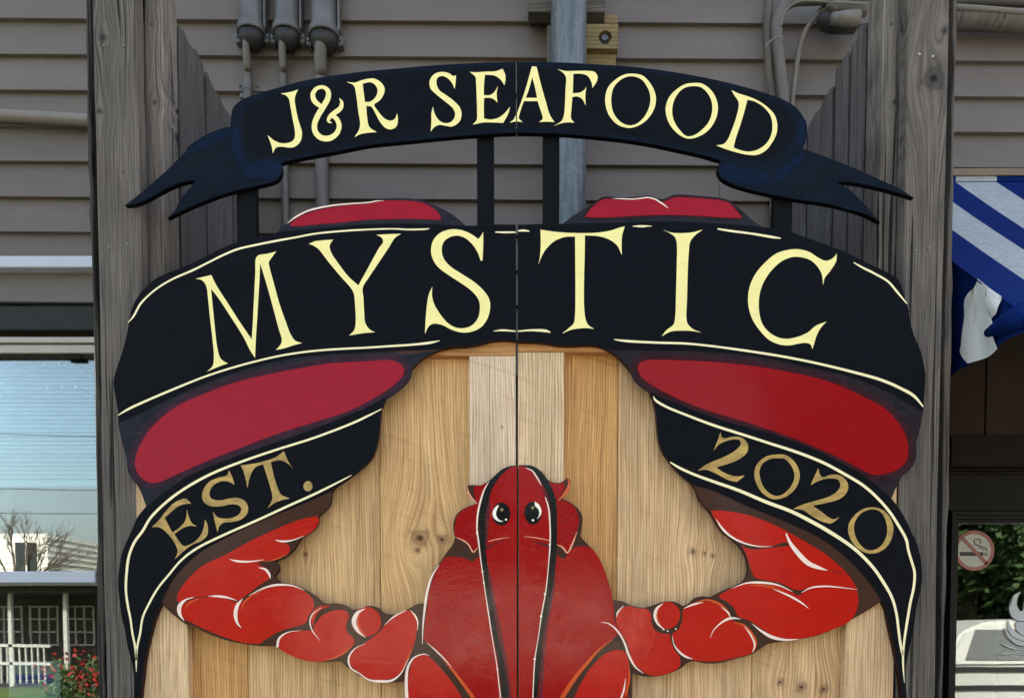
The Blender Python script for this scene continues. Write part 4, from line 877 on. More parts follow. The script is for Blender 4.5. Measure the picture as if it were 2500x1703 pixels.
MS = 'E 886,335c 885,450 880,558c 865,558c 845,500 800,430 740,380 680,365 620,380 580,415 565,470 580,540 630,600 720,660 820,725 890,790 930,850 940,910 920,1000 870,1070 800,1105 720,1112 640,1090 570,1055 500,1045 465,1065 435,1123c 440,1020 452,890 465,820 492,757c 490,830 510,900 560,980 620,1045 680,1075 740,1078 800,1055 845,1000 860,920 850,860 800,795 720,735 620,670 530,600 490,530 482,470 500,400 550,345 620,318 700,318 780,345 848,390c 872,360'
MT = 'E 1328,318c 1420,332 1540,342 1650,345 1760,342 1870,325 1940,302 1980,293c 1960,360 1955,440 1957,515c 1920,440 1860,395 1780,370 1672,362c 1670,500 1665,700 1665,900 1675,1000 1695,1050 1742,1085c 1690,1078 1640,1080 1570,1090 1492,1122c 1550,1075 1585,1040 1595,980 1598,800 1597,600 1595,372c 1520,375 1440,405 1370,470 1335,530 1312,590c 1325,520 1330,420'
MI = 'F 60,320c 120,340 200,345 290,338 366,318c 310,360 270,410 258,500 250,650 245,850 240,1000 250,1045 290,1085 355,1112c 280,1100 200,1098 120,1105 48,1142c 90,1090 140,1050 153,990 160,800 165,600 165,420 150,375 110,345'
MC = 'F 1402,501c 1398,560 1350,640 1310,690 1297,747c 1285,660 1250,600 1200,555 1130,532 1060,530 980,560 910,620 850,700 815,780 800,870 805,970 830,1050 880,1110 950,1150 1020,1160 1100,1145 1180,1110 1240,1060 1325,1027c 1280,1075 1245,1140 1230,1190 1213,1242c 1200,1205 1160,1192 1100,1200 1030,1212 960,1205 880,1170 810,1100 750,1010 720,910 717,830 735,740 780,650 850,570 930,505 1020,475 1110,470 1190,490 1260,535 1315,558 1355,548 1385,525'
for sp_ in (MM, MY, MS): patch('letter', sp_, y5, CREAM, P_CREAM, ls)
for sp_ in (MT, MI, MC): patch('letter', sp_, y5, CREAM, P_CREAM, rs)
EE = 'J 540,262c 590,215 640,150 700,85 760,50 800,42 845,80c 790,85 740,105 690,145 640,190c 660,230 700,305c 760,260 800,210 812,125c 830,190 850,230 887,257c 840,252 790,265 715,315c 750,370 790,408 870,375 920,320 940,270 952,203c 972,250 970,320 930,365 850,400 790,445 718,510c 740,450 720,390 660,310 600,265'
ES = 'G 1137,972c 1160,1020 1180,1085c 1130,1060 1070,1060 1010,1095 985,1150 1000,1190 1060,1205 1140,1190 1200,1185 1260,1210 1285,1260 1275,1310 1235,1350 1170,1370 1090,1380 1060,1410 1048,1452c 1030,1380 1012,1293c 1050,1335 1100,1345 1160,1340 1210,1315 1232,1275 1215,1245 1160,1235 1080,1250 1000,1250 950,1225 928,1180 940,1120 980,1065 1050,1030 1120,1010'
ET = 'G 1225,935c 1300,925 1400,905 1500,870 1560,825c 1580,870 1610,930 1643,970c 1590,920 1530,895 1460,910c 1480,1000 1510,1100 1540,1160 1607,1190c 1540,1205 1490,1225 1435,1265c 1470,1200 1470,1160 1440,1050 1400,925c 1340,950 1300,1020 1280,1112c 1265,1040 1245,970'
for sp_ in (EE, ES, ET): patch('letter', sp_, y5, GOLD, P_GOLD, ls)
disc('full_stop', 'G', 1747, 1096, 35, 40, y5, GOLD, P_GOLD, ls)
N2A = 'I 503,675c 512,715 540,725 590,715 650,715 700,745 718,790 705,840 650,885 570,920 470,950c 530,990 600,1015 640,1020 692,1010c 660,1040 630,1062c 570,1050 500,1015 440,985 390,968 328,975c 390,930 480,890 560,855 630,810 660,770 650,740 600,735 540,750 490,775 450,825c 470,770 490,720'
N0A = ('I 950,850 1010,855 1070,900 1110,970 1115,1030 1085,1110 1020,1170 950,1195 890,1190 820,1140 775,1060 765,990 790,920 860,865', ['I 950,880 1000,885 1045,930 1072,990 1070,1050 1030,1120 970,1165 910,1165 850,1120 815,1050 805,980 830,920 890,885'])
N2B = 'I 1260,955c 1270,1000 1295,1025 1350,1008 1420,1010 1475,1050 1492,1100 1475,1150 1420,1195 1320,1225 1215,1245c 1280,1290 1340,1335 1380,1350 1425,1330c 1390,1365 1350,1385c 1280,1365 1200,1320 1140,1280 1065,1270c 1130,1240 1230,1210 1330,1180 1400,1140 1430,1090 1410,1045 1350,1035 1290,1045 1240,1065 1200,1088c 1220,1040'
N0B = ('L 1660,110 1740,120 1800,170 1838,250 1835,320 1800,400 1740,450 1670,467 1600,450 1530,390 1492,310 1495,240 1540,170 1600,125', ['L 1680,125 1740,145 1780,210 1792,280 1780,350 1740,410 1680,440 1620,430 1565,370 1538,300 1540,230 1580,165 1630,135'])
patch('numeral', N2A, y5, GOLD, P_GOLD, rs); patch('numeral', N0A[0], y5, GOLD, P_GOLD, rs, N0A[1]); patch('numeral', N2B, y5, GOLD, P_GOLD, rs); patch('numeral', N0B[0], y5, GOLD, P_GOLD, rs, N0B[1])

# lobster: left arm and claw
for sp_ in ('J 1820,178c 1832,215 1795,280 1720,330 1560,378c 1600,405 1608,445 1575,480 1500,505 1400,525 1350,548c 1400,568 1445,610 1452,660c 1380,705 1300,765 1225,822c 1180,830 1100,800 1000,790 900,800 830,810 770,845 735,830c 740,780 790,700 860,620 950,550 1100,480 1300,370 1450,300 1600,235 1720,195',
            'J 762,900 800,845 880,810 1000,800 1100,810 1185,842c 1240,832 1330,772 1440,730 1560,718 1680,735 1750,780 1790,830 1788,890 1750,950 1730,1000 1650,1030 1560,1055 1480,1090 1370,1165c 1250,1155 1100,1110 950,1050 850,1000 785,965',
            'J 1515,1195c 1505,1140 1540,1095 1620,1068 1720,1060 1780,1062c 1800,1020 1850,950 1930,910 2000,900 2055,920 2060,960 2040,1020 2050,1070 2100,1120 2105,1160 2060,1210 1980,1260 1850,1300 1720,1290 1600,1245',
            'K 125,1020 200,960 300,905 340,920 370,970 370,1080 350,1170 310,1270 260,1370 180,1430 60,1440 J 2216,1430 2130,1370 2070,1320 2070,1260 2110,1200 2180,1160 K 0,1135 60,1090 110,1040',
            'K 310,1640c 305,1450 320,1350 350,1280 400,1250 450,1250 510,1300 590,1390 660,1480 760,1640c'):
    patch('shell', sp_, y1, RED, P_GLOSS, ls)
disc('shell', 'J', 2200, 993, 112, 114, y2, RED, P_GLOSS, ls)
strokes('shell_rim', ['J 1920,868,6 1830,893,34 1788,950,40 1783,1020,16'], y2, RED, P_GLOSS, ls)
strokes('orange_edge', ['J 790,900,3 830,850,14 900,815,6', 'J 1235,900,4 1250,850,14 1330,780,10 1420,745,3', 'J 1850,1300,3 1980,1258,14 2060,1205,12 2095,1165,3', 'J 2140,930,4 2130,1000,16 2160,1070,14 2200,1100,4', 'J 1850,890,3 1795,930,12 1778,980,6', 'K 250,1385,4 300,1280,14 340,1190,3', 'K 545,1240,3 620,1330,16 700,1430,22 780,1540,28 820,1600,28', 'J 1400,530,3 1500,510,10 1590,470,3'], y3, ORG, P_GLOSS, ls)
strokes('highlight', ['J 1495,360,3 1540,372,14 1620,365,10 1720,330,2', 'J 1140,510,2 1200,525,16 1300,528,12 1410,513,2', 'J 1368,575,4 1420,590,18 1450,630,16 1456,662,2', 'J 870,802,2 800,825,14 755,872,32 755,930,26 790,986,2', 'J 975,795,2 1050,796,17 1120,805,14 1200,830,2', 'J 1242,815,3 1205,860,24 1187,930,30 1200,1000,18 1232,1042,2', 'J 1290,790,2 1400,735,11 1500,709,17 1620,713,11 1720,750,2',
    'J 1850,884,2 1785,930,7 1762,985,9 1780,1060,8 1840,1138,2', 'J 1690,1060,2 1590,1075,7 1525,1120,16 1509,1190,18', 'J 2192,890,2 2130,925,26 2102,990,36 2130,1060,22 2195,1117,2', 'J 2190,1160,2 2110,1200,7 2062,1270,14 2075,1345,13 2150,1395,8 K 0,1440,12 80,1452,20 180,1445,17 250,1390,8 310,1275,2',
    'K 120,1018,2 200,950,11 290,905,5', 'K 325,905,3 362,950,13 380,1000,10 375,1060,2', 'K 545,552,3 490,640,13 455,750,19 435,880,17 420,1020,11 415,1165,4', 'K 450,1155,2 530,1225,11 600,1295,6 640,1340,2', 'K 300,1640,24 290,1450,24 305,1340,17 350,1270,11 430,1242,7 470,1255,2'], y4, HI, P_CREAM, ls)
# right arm and claw
for sp_ in ('L 430,135c 520,135 700,165 850,215 1000,285 1150,370 1300,460 1420,560 1500,640 1562,742c 1440,727 1330,717 1200,727 1130,747 1070,742 960,692 850,672 770,650 740,590 712,500 682,430c 650,380 580,320 500,260 450,180',
            'L 490,800 560,750 680,705 800,690 920,705 1030,740 1100,790 1130,772 1200,735 1330,724 1450,734 1560,748c 1570,830 1550,920 1500,990 1400,1040 1250,1095 1100,1125 980,1125 880,1085 800,1030 730,985 640,950 610,890 560,840',
            'L 215,900 290,860 370,838 450,850 530,900 580,960 600,985 640,1000 700,1040 750,1120 765,1190 740,1235 620,1270 500,1295 400,1300 270,1280 190,1230 150,1150 130,1090 180,1050 210,970',
            'K 1915,960 1950,895 2010,872 2080,890 2150,895 2180,930 2185,1000 2216,1060 L 60,1085 110,1090 120,1140 150,1210 190,1270 190,1330 130,1380 0,1410 K 2140,1390 2060,1320 2020,1230 1990,1140 1950,1080 1920,1020',
            'K 1560,1640c 1650,1450 1740,1320 1830,1240 1920,1210 1980,1225 2010,1300 2012,1400 1995,1640c'):
    patch('shell', sp_, y1, RED, P_GLOSS, rs)
disc('shell', 'L', 92, 943, 100, 104, y2, RED, P_GLOSS, rs)
strokes('shell_gap', ['L 655,388,8 720,415,26 830,424,9 920,410,14 1010,394,30 1040,400,6', 'L 1330,590,2 1420,618,7 1485,627,2', 'L 600,880,3 610,930,12 640,955,10'], y2, BRN, P_CLAW, rs)
strokes('orange_edge', ['L 460,185,2 500,255,12 560,310,6', 'L 300,845,3 400,825,14 500,860,22 575,930,12', 'L 720,710,3 850,716,16 950,745,14 1020,790,3', 'L 600,995,3 680,1018,16 740,1075,16 778,1150,18 765,1220,6', 'K 1885,1130,3 1790,1200,15 1690,1310,24 1600,1420,30 1520,1540,34 1480,1610,34', 'L 20,900,4 12,960,14 40,1020,10', 'K 1975,1150,3 2020,1260,12 2070,1350,3', 'K 2010,1320,3 2015,1430,14 1985,1560,18'], y3, ORG, P_GLOSS, rs)
strokes('highlight', ['L 470,200,2 525,282,18 600,345,15 700,390,12 800,411,8 900,412,2', 'L 1010,310,9 1040,380,23 1100,460,35 1180,540,36 1260,575,25 1330,596,3', 'L 590,735,2 700,695,11 820,690,18 950,710,12 1060,760,2', 'L 910,740,2 1030,790,15 1120,840,13 1185,890,2', 'L 1130,767,3 1200,731,11 1320,719,12 1440,729,7 1560,744,2', 'L 745,1005,2 820,1065,17 900,1110,25 1000,1132,16 1110,1127,2',
    'L 220,890,3 290,860,15 370,842,4', 'L 510,880,3 560,920,11 584,966,6', 'L 425,1115,2 450,1060,6 510,1000,12 580,966,19 660,970,3', 'L 690,1030,3 740,1100,12 768,1170,14 752,1228,5', 'L 130,1100,2 145,1170,8 190,1230,15 240,1265,15 290,1280,2', 'L 60,852,2 12,890,20 -4,950,22 20,1010,14 75,1056,4', 'K 1915,960,2 1925,920,13 1972,868,3',
    'K 1795,998,2 1850,1005,7 1920,1060,13 1975,1150,15 2010,1250,17 2060,1340,12 2125,1392,3', 'K 1986,1430,3 1972,1520,13 1945,1600,13'], y4, HI, P_CREAM, rs)
for cx, cy in ((60, 1051), (95, 1064), (158, 1048)): disc('paint_dot', 'L', cx, cy, 6, 6, y4, WHT, P_CREAM, rs, 10)
# body, head, cheeks, ears
BODL = 'H 1145,945c 1090,955 1040,995 985,1060 945,1140 910,1240 880,1350 K 865,430 860,480 830,505 800,532c 740,502 660,490 590,497c 545,560 505,640 475,740 455,850 435,1000 428,1130 450,1155 520,1215 600,1300 690,1400 770,1500 860,1640c 1145,1640c'
BODR = 'H 1161,942c 1220,945 1280,985 1340,1060 1385,1150 1405,1250 1415,1350 K 1425,430 1450,470 1490,502 1520,505c 1560,440 1620,412 1720,425 1760,470 1800,540 1840,640 1870,740 1890,850 1905,990 1930,1080 1880,1130 1800,1190 1720,1270 1640,1370 1560,1480 1470,1640c 1161,1640c'
patch('body_shell', BODL, y1, srgb(156, 5, 7), P_GLOSS, ls); patch('body_shell', BODR, y1, srgb(156, 5, 7), P_GLOSS, rs)
CHK = srgb(150, 6, 12)
patch('ear', 'H 815,1100 870,1090 905,1070 905,1130 875,1200 840,1226 820,1170', y2, CHK, P_GLOSS, ls); patch('ear', 'H 1395,1065 1470,1077 1500,1068 1515,1100 1490,1160 1455,1203 1425,1140', y2, CHK, P_GLOSS, rs)
patch('cheek', 'H 850,1235 760,1260 695,1310 672,1370 665,1440 675,1485 730,1510 790,1560 K 812,440c 845,415 860,300', y2, CHK, P_GLOSS, ls)
patch('cheek', 'H 1445,1215 1530,1215 1590,1260 1620,1320 1625,1380 1610,1440 K 1600,310 1575,380 1535,450c 1500,420 1450,395 1440,200', y2, CHK, P_GLOSS, rs)
strokes('head_shading', ['K 905,-40,24 925,80,30 918,200,26 912,330,20 908,420,8', 'K 925,560,4 945,700,20 970,850,22 1000,1000,24 1030,1160,26 1065,1350,28 1090,1600,30'], y2, MAR, P_GLOSS, ls)
strokes('head_shading', ['K 1440,560,4 1432,700,18 1402,880,20 1372,1050,22 1350,1250,22 1338,1450,24 1325,1600,24', 'K 1250,365,2 1330,388,16 1405,410,24', 'H 1330,1090,3 1370,1170,20 1392,1260,14'], y2, MAR, P_GLOSS, rs)
strokes('brow_shading', ['K 900,430,20 960,396,13 1060,360,2'], y2 - .0001, MAR, P_GLOSS, ls)
ABLK = srgb(20, 20, 20)
strokes('antenna', ['H 1100,942,8 1035,982,26 970,1048,42 922,1130,52 893,1230,54 875,1340,58 876,1450,54 K 880,430,48 898,560,42 912,700,40 945,900,44 982,1100,38 1022,1300,44 1048,1500,54 1060,1640,56'], y3, ABLK, P_GLOSS, ls)
strokes('antenna', ['H 1200,936,8 1260,952,30 1320,1000,46 1372,1080,54 1408,1160,52 1428,1260,52 1432,1400,50 K 1430,400,50 1420,560,50 1400,700,50 1365,900,50 1333,1100,36 1312,1300,44 1292,1500,45 1280,1640,45'], y3, ABLK, P_GLOSS, rs)
strokes('antenna_line', ['H 930,1060,3 895,1120,10 865,1210,14 842,1320,13 838,1440,12 K 848,360,12 862,480,9 880,610,7 905,790,7 930,950,10 955,1120,7 985,1290,7 1005,1450,8 1024,1620,10'], y4, HI, P_CREAM, ls)
strokes('antenna_line', ['H 1215,955,4 1262,975,9 1305,1035,11 1335,1090,3', 'H 1365,1180,6 1390,1260,11 1402,1400,11 K 1402,390,11 1390,560,7 1370,750,8 1338,930,9 1312,1110,6 1285,1280,8 1274,1460,8 1268,1620,8'], y4, HI, P_CREAM, rs)
for k, cx, cy, p_, r_ in (('K', 880, 605, ls, 7), ('K', 890, 690, ls, 7), ('K', 838, 310, ls, 8), ('K', 995, 1360, ls, 7)): disc('paint_dot', k, cx, cy, r_, r_, y5, WHT, P_CREAM, p_, 10)
for k, cx, cy, p_, r_ in (('K', 1400, 400, rs, 8), ('K', 1363, 778, rs, 9), ('K', 1333, 950, rs, 9), ('K', 1283, 1280, rs, 9)): disc('paint_dot', k, cx, cy, r_, r_, y5, WHT, P_CREAM, p_, 10)
strokes('cheek_line', ['K 668,340,2 720,360,9 770,395,11 810,455,10 842,420,3', 'K 925,372,5 1000,354,7 1090,340,2', 'H 760,1095,3 775,1150,10 805,1195,11 838,1228,6'], y4, srgb(240, 160, 125), P_CREAM, ls)
strokes('cheek_line', ['K 1455,396,2 1500,420,11 1535,460,11 1575,390,13 1613,293,2', 'K 1200,335,2 1290,344,7 1396,364,6'], y4, srgb(240, 160, 125), P_CREAM, rs)
strokes('ear_line', ['H 1538,1038,5 1550,1080,18 1520,1150,24 1465,1207,8'], y4, ORG, P_CREAM, rs)
for par, cx, cy, rx, white, dots in ((ls, 1025, 1310, 70, 'H 1003,1237c 975,1262 958,1295 962,1330 985,1358 1020,1370 1042,1366c 1010,1355 990,1330 985,1300 995,1270 1005,1250', ((1062, 1353, 8, WHT), (1030, 1277, 13, srgb(150, 130, 90)))),
                                    (rs, 1270, 1302, 66, 'H 1283,1214c 1318,1240 1336,1290 1325,1325 1300,1350c 1318,1315 1312,1275 1285,1248c', ((1270, 1358, 9, WHT), (1268, 1262, 12, srgb(150, 130, 90))))):
    e = disc('eye', 'H', cx, cy, rx, 88, y4, srgb(14, 13, 16), P_GLOSS, par)
    g = patch('eye_white', white, y5, WHT, P_GLOSS, None); setpar(g, e)
    for (x_, yy_, r_, c_) in dots: g = disc('glint', 'H', x_, yy_, r_, r_, y5, c_, P_GLOSS, None, 12); setpar(g, e)

# ------------------------------------------------------------------ PIPES AND FITTINGS ON THE WALL
CONDUIT = mat_plain('painted_conduit', srgb(94, 89, 84), 0.5, 0.12, 14)
FIT = mat_plain('weathered_aluminium', srgb(96, 95, 93), 0.45, 0.28, 14, metal=0.3)
def mat_galv():
    t = NT('galvanised_steel'); p = t.obj(); x, y, z = t.sep(p)
    st = t.noise(t.comb(t.math('MULTIPLY', x, 60), t.math('MULTIPLY', y, 60), t.math('MULTIPLY', z, 5)), 1, 5, 0.65)
    sp_ = t.noise(p, 45, 4, 0.6)
    c = t.mix(t.ramp(st, 0.3, 0.75), srgb(116, 124, 128), srgb(62, 72, 79)); c = t.mix(t.ramp(sp_, 0.5, 0.75, 0, 0.5), c, srgb(128, 135, 138))
    return t.bsdf(c, 0.5, t.bump(sp_, 0.0003), 0.3)
GALV = mat_galv()
BLACKM = mat_plain('black_rubber', (0.02, 0.02, 0.02), 0.6)
GREYM = mat_plain('grey_cable_jacket', srgb(112, 106, 98), 0.6, 0.1, 20)
def c42(x, y): return 420 + x / 4.648, y / 4.648
PYY = WALL_Y - 0.055
for (x0, x1, yc, pc, pw0, pw1, lab, strap) in ((760, 1045, 395, (842, 858), 40, 46, 'leftmost of three aluminium conduit fittings on the wall, above a two hole strap', True), (1160, 1450, 400, (1252, 1260), 40, 44, 'middle one of three aluminium conduit fittings on the wall', False), (1570, 1880, 430, (1690, 1685), 68, 75, 'rightmost and widest of three aluminium conduit fittings on the wall', False)):
    cxp = (x0 + x1) / 2; th = thing('conduit_fitting', lab, 'conduit', W(*c42(cxp, 450), PYY), 'conduit fittings on the wall')
    rr = (x1 - x0) / 2 / 4.648 / FPX * PYY; c0 = W(*c42(cxp, yc - 30), PYY)
    m = MB(); zt_ = c0.z + 0.30
    m.tube([(c0.x, PYY, zt_), (c0.x, PYY, c0.z + 0.02), (c0.x, PYY, c0.z + 0.012)], [rr * .93, rr * .93, rr * .95], 24)
    m.build('body', FIT, th, True)
    m = MB(); m.tube([(c0.x, PYY, c0.z + 0.014), (c0.x, PYY, c0.z + 0.012), (c0.x, PYY, c0.z - 0.008), (c0.x, PYY, c0.z - 0.011)], [rr * .95, rr * 1.08, rr * 1.12, rr * 1.05], 24, cap=False); o = m.build('collar', FIT, th, True); auto_smooth(o, 35)
    m = MB(); m.tube([(c0.x, PYY, c0.z - 0.004), (c0.x, PYY + 0.006, c0.z - 0.028), (c0.x, PYY + 0.014, c0.z - 0.05)], [rr * 1.02, rr * .92, rr * .45], 24); m.build('rubber_seal', BLACKM, th, True)
    for s in (-1, 1):
        e = Vector((c0.x + s * rr * 1.12, PYY + 0.012, c0.z - 0.012)); m = MB(); m.box((e.x - .009, e.y - .008, e.z - .016), (e.x + .009, e.y + .02, e.z + .014), ch=0.003); m.build('lug', FIT, th)
        m = MB(); m.tube([e + Vector((0, -.008, 0)), e + Vector((0, -.013, 0))], .005, 6); m.build('bolt', GALV, th)
        if s > 0: m = MB(); m.box((c0.x + s * rr * .98, PYY - 0.012, c0.z + 0.004), (c0.x + s * rr * 1.16, PYY + 0.02, zt_), ch=0.002); m.build('flange', FIT, th)
    pth = W(*c42(pc[0], yc + 40), PYY - 0.012); pb = W(*c42(pc[1], 800), PYY + 0.02)
    rp0 = pw0 / 4.648 / FPX * PYY; rp1 = pw1 / 4.648 / FPX * PYY
    pts = [pth + Vector((0, 0.004, 0.03)), pth, Vector(((pth.x * 2 + pb.x) / 3, pth.y + .006, pth.z - .035)), Vector(((pth.x + pb.x * 2) / 3, PYY + .010, pth.z - .08)), Vector((pb.x, pb.y, pth.z - .14)), Vector((pb.x + 0.004, pb.y, pb.z - 0.75))]
    q_ = smooth_open([(*p, r_) for p, r_ in zip(pts, [rp0, rp0, rp0, rp1 * .97, rp1, rp1])], 6)
    m = MB(); m.tube([p[:3] for p in q_], [p[3] for p in q_], 18); m.build('conduit', CONDUIT, th, True)
    if strap:
        zc = W(*c42(862, 935), PYY).z; m = MB(); m.tube([(pb.x, pb.y, zc + .012), (pb.x, pb.y, zc - .012)], rp1 * 1.12, 18, cap=False); m.box((pb.x - .033, WALL_Y - .018, zc - .022), (pb.x + .037, WALL_Y - .012, zc - .006), ch=.001)
        o = m.build('strap', FIT, th); auto_smooth(o)
        for q in ((770, 978), (972, 985)):
            c_ = W(*c42(*q), WALL_Y - .018); m = MB(); m.tube([c_ + Vector((0, .002, 0)), c_ + Vector((0, -.004, 0))], [.0055, .004], 10); m.build('screw', GALV, th, True)
    elif x0 == 1160:
        zc = W(*c42(1250, 945), PYY).z; m = MB(); m.tube([(pb.x, pb.y, zc + .012), (pb.x, pb.y, zc - .03)], rp1 * 1.08, 18); o = m.build('coupling', FIT, th); auto_smooth(o)
# steel pole and blocks
PLY = 2.34
prr = 42.5 / FPX * PLY; pxx = Wx(1388, 120, PLY)
m = MB(); m.tube([(pxx, PLY, 0.0), (pxx, PLY, 2.0), (pxx, PLY, CAM_Z + 2.35)], prr, 40, cap=True); o = m.build('steel_pole', GALV, None, True); auto_smooth(o)
tag(o, 'blue grey galvanised steel pole standing between the wall and the gate', 'pole')
def c12(x, y): return 1220 + x / 5.81, y / 5.81
def blk(name, q0, q1, yf, yb, mat, label, ch=0.002):
    a = W(*c12(q0[0], q1[1]), yf); b = W(*c12(q1[0], q0[1]), yf); m = MB(); m.box((a.x, yf, a.z), (b.x, yb, b.z), ch=ch); o = m.build(name, mat); return tag(o, label, 'timber block')
by = PLY + prr + 0.002
blk('timber_block', (405, -260), (1500, 172), by, by + 0.045, GREYWOOD_H, 'grey weathered crosspiece fixed behind the top of the steel pole')
blk('timber_block', (425, -260), (1480, 245), by + 0.046, by + 0.085, GREYWOOD_H, 'dark grey backing timber under the crosspiece behind the pole').color = (0.35, 0.33, 0.3, 1)
yb_ = thing('timber_block', 'yellow treated lumber block with a bolt hole, right of the pole', 'timber block', W(*c12(1450, 690), by))
a = W(*c12(1180, 690), by); b = W(*c12(1680, 340), by); hc = W(*c12(1497, 530), by); hr = 92 / 5.81 / FPX * by
# face with a real counterbored hole
n = 28; V = []; Fc = []
circ_ = [(hc.x + hr * math.cos(2 * math.pi * i / n), hc.z + hr * math.sin(2 * math.pi * i / n)) for i in range(n)]
rect = [(a.x, a.z), (b.x, a.z), (b.x, b.z), (a.x, b.z)]
tr_ = tessellate_polygon([[Vector((p[0], p[1], 0)) for p in rect], [Vector((p[0], p[1], 0)) for p in circ_]])
V = [(p[0], by, p[1]) for p in rect + circ_] + [(p[0], by + 0.05, p[1]) for p in rect] + [(p[0], by + 0.018, p[1]) for p in circ_]
Fc = [tuple(t_) for t_ in tr_] + [(i, (i + 1) % 4, 32 + (i + 1) % 4, 32 + i) for i in range(4)] + [(32, 33, 34, 35)] + [(4 + i, 4 + (i + 1) % n, 36 + (i + 1) % n, 36 + i) for i in range(n)] + [tuple(36 + i for i in range(n))]
o = mesh_obj('block', V, Fc, YELLOWWOOD, yb_); bm = bmesh.new(); bm.from_mesh(o.data); bmesh.ops.recalc_face_normals(bm, faces=bm.faces[:]); bm.to_mesh(o.data); bm.free()
m = MB(); bc = W(*c12(1490, 545), by + .012); m.tube([bc + Vector((0, .006, 0)), bc + Vector((0, -.004, 0))], .0105, 6); m.build('bolt', GALV, yb_)
m = MB(); m.tube([bc + Vector((0, .006, 0)), bc + Vector((0, .003, 0))], .0145, 20); m.build('washer', BLACKM, yb_)
blk('timber_block', (1480, 200), (1676, 337), by + 0.03, by + 0.08, YELLOWWOOD, 'small end of yellow lumber above the bolted block')
blk('timber_block', (1180, 762), (1650, 1040), by + 0.02, by + 0.08, YELLOWWOOD, 'stained yellow lumber under the bolted block')
blk('timber_block', (675, 352), (760, 1000), by + 0.03, by + 0.08, GREYWOOD, 'narrow upright grey batten left of the steel pole')
# right cables and conduits
def c18(x, y): return 1800 + x / 3.873, y / 3.873
def cable(name, pts, r_px, Y, mat, label, cat, n=14):
    q = smooth_open([c18(*p[:2]) for p in pts], 6); P = [W(*p, Y) for p in q]; r = r_px / 3.873 / FPX * Y
    m = MB(); m.tube(P, r, n); o = m.build(name, mat, None, True); return tag(o, label, cat)
ROUGHC = mat_wood('weathered_conduit', srgb(106, 99, 92), srgb(52, 48, 45), 40, .3, .5, crack=.8, knots=False)
cable('wall_conduit', [(330, -120), (295, 60), (285, 300), (300, 600), (322, 900), (345, 1300), (350, 2100)], 42, WALL_Y - 0.05, ROUGHC, 'cracked grey conduit, left one of the pair at upper right of the wall', 'conduit')
cable('wall_conduit', [(1250, -12), (700, -10), (520, 10), (420, 90), (372, 220), (375, 360), (400, 600), (432, 900), (455, 1300), (440, 1700), (420, 2100)], 52, WALL_Y - 0.075, CONDUIT, 'smooth grey conduit bending over to the right at upper right of the wall', 'conduit')
cable('cable', [(1240, 40), (900, 25), (600, 12), (500, 60), (440, 140), (415, 250)], 9, WALL_Y - 0.13, GREYM, 'thin pale cable looping beside the bent conduit', 'cable')
cable('cable', [(960, 60), (800, 90), (730, 170), (640, 300), (590, 450), (560, 620), (530, 850), (515, 1000), (500, 1250)], 22, WALL_Y - 0.05, GREYM, 'thick pale cable hanging from the black lamp bracket', 'cable')
cable('cable_tie', [(262, 455), (300, 400), (400, 350), (430, 390)], 7, WALL_Y - 0.125, GREYM, 'pale tie around the pair of grey conduits', 'cable tie')
lm = thing('wall_lamp', 'black lamp bracket with dull shade tucked behind the right fence wing', 'lamp', W(*c18(960, 150), WALL_Y - 0.1))
m = MB(); m.tube([W(*c18(*p), WALL_Y - 0.10) for p in smooth_open([(868, 110), (900, 78), (960, 72), (1060, 85), (1220, 95)], 4)], [.012] + [.019] * 15 + [.02], 16); m.build('arm', CONDUIT, lm, True)
m = MB(); m.tube([W(*c18(*p), WALL_Y - 0.075) for p in ((760, 165), (830, 190), (900, 190), (1120, 190))], [.012, .028, .036, .036], 18); m.build('housing', BLACKM, lm, True)
m = MB(); m.tube([W(*c18(*p), WALL_Y - 0.12) for p in ((890, 180), (1010, 178), (1150, 168))], [.016, .021, .021], 14); m.build('shade', mat_plain('grey_metal_shade', srgb(110, 106, 100), .6, .2, 40), lm, True)
# pipes at far upper right and left
def c21(x, y): return 2150 + x / 2.826, y / 2.826
def pipe(name, pts, r, Y, mat, label, cat):
    m = MB(); m.tube([W(*p, Y) for p in pts], r, 18); o = m.build(name, mat, None, True); return tag(o, label, cat)
pipe('wall_pipe', [c21(430, 135), c21(700, 140), c21(989, 152), c21(1300, 165)], 0.030, WALL_Y - 0.06, ROUGHC, 'rough brown grey pipe along the wall above the awning', 'pipe')
pipe('wall_pipe', [c21(430, 45), c21(700, 62), c21(989, 85), c21(1300, 110)], 0.0085, WALL_Y - 0.09, GREYM, 'slim pale pipe above the rough pipe over the awning', 'pipe')
pipe('wall_pipe', [c21(430, 8), c21(989, 16), c21(1300, 20)], 0.014, WALL_Y - 0.05, mat_plain('dark_pipe', srgb(70, 66, 66), .6), 'dark pipe topmost on the wall at upper right', 'pipe')
pipe('wall_pipe', [(-60, 280), (0, 282), (110, 288), (225, 295), (330, 300)], 0.0185, WALL_Y - 0.036, mat_plain('white_painted_pipe', srgb(122, 115, 108), .5, .08), 'pale painted pipe running along the siding at upper left', 'pipe')

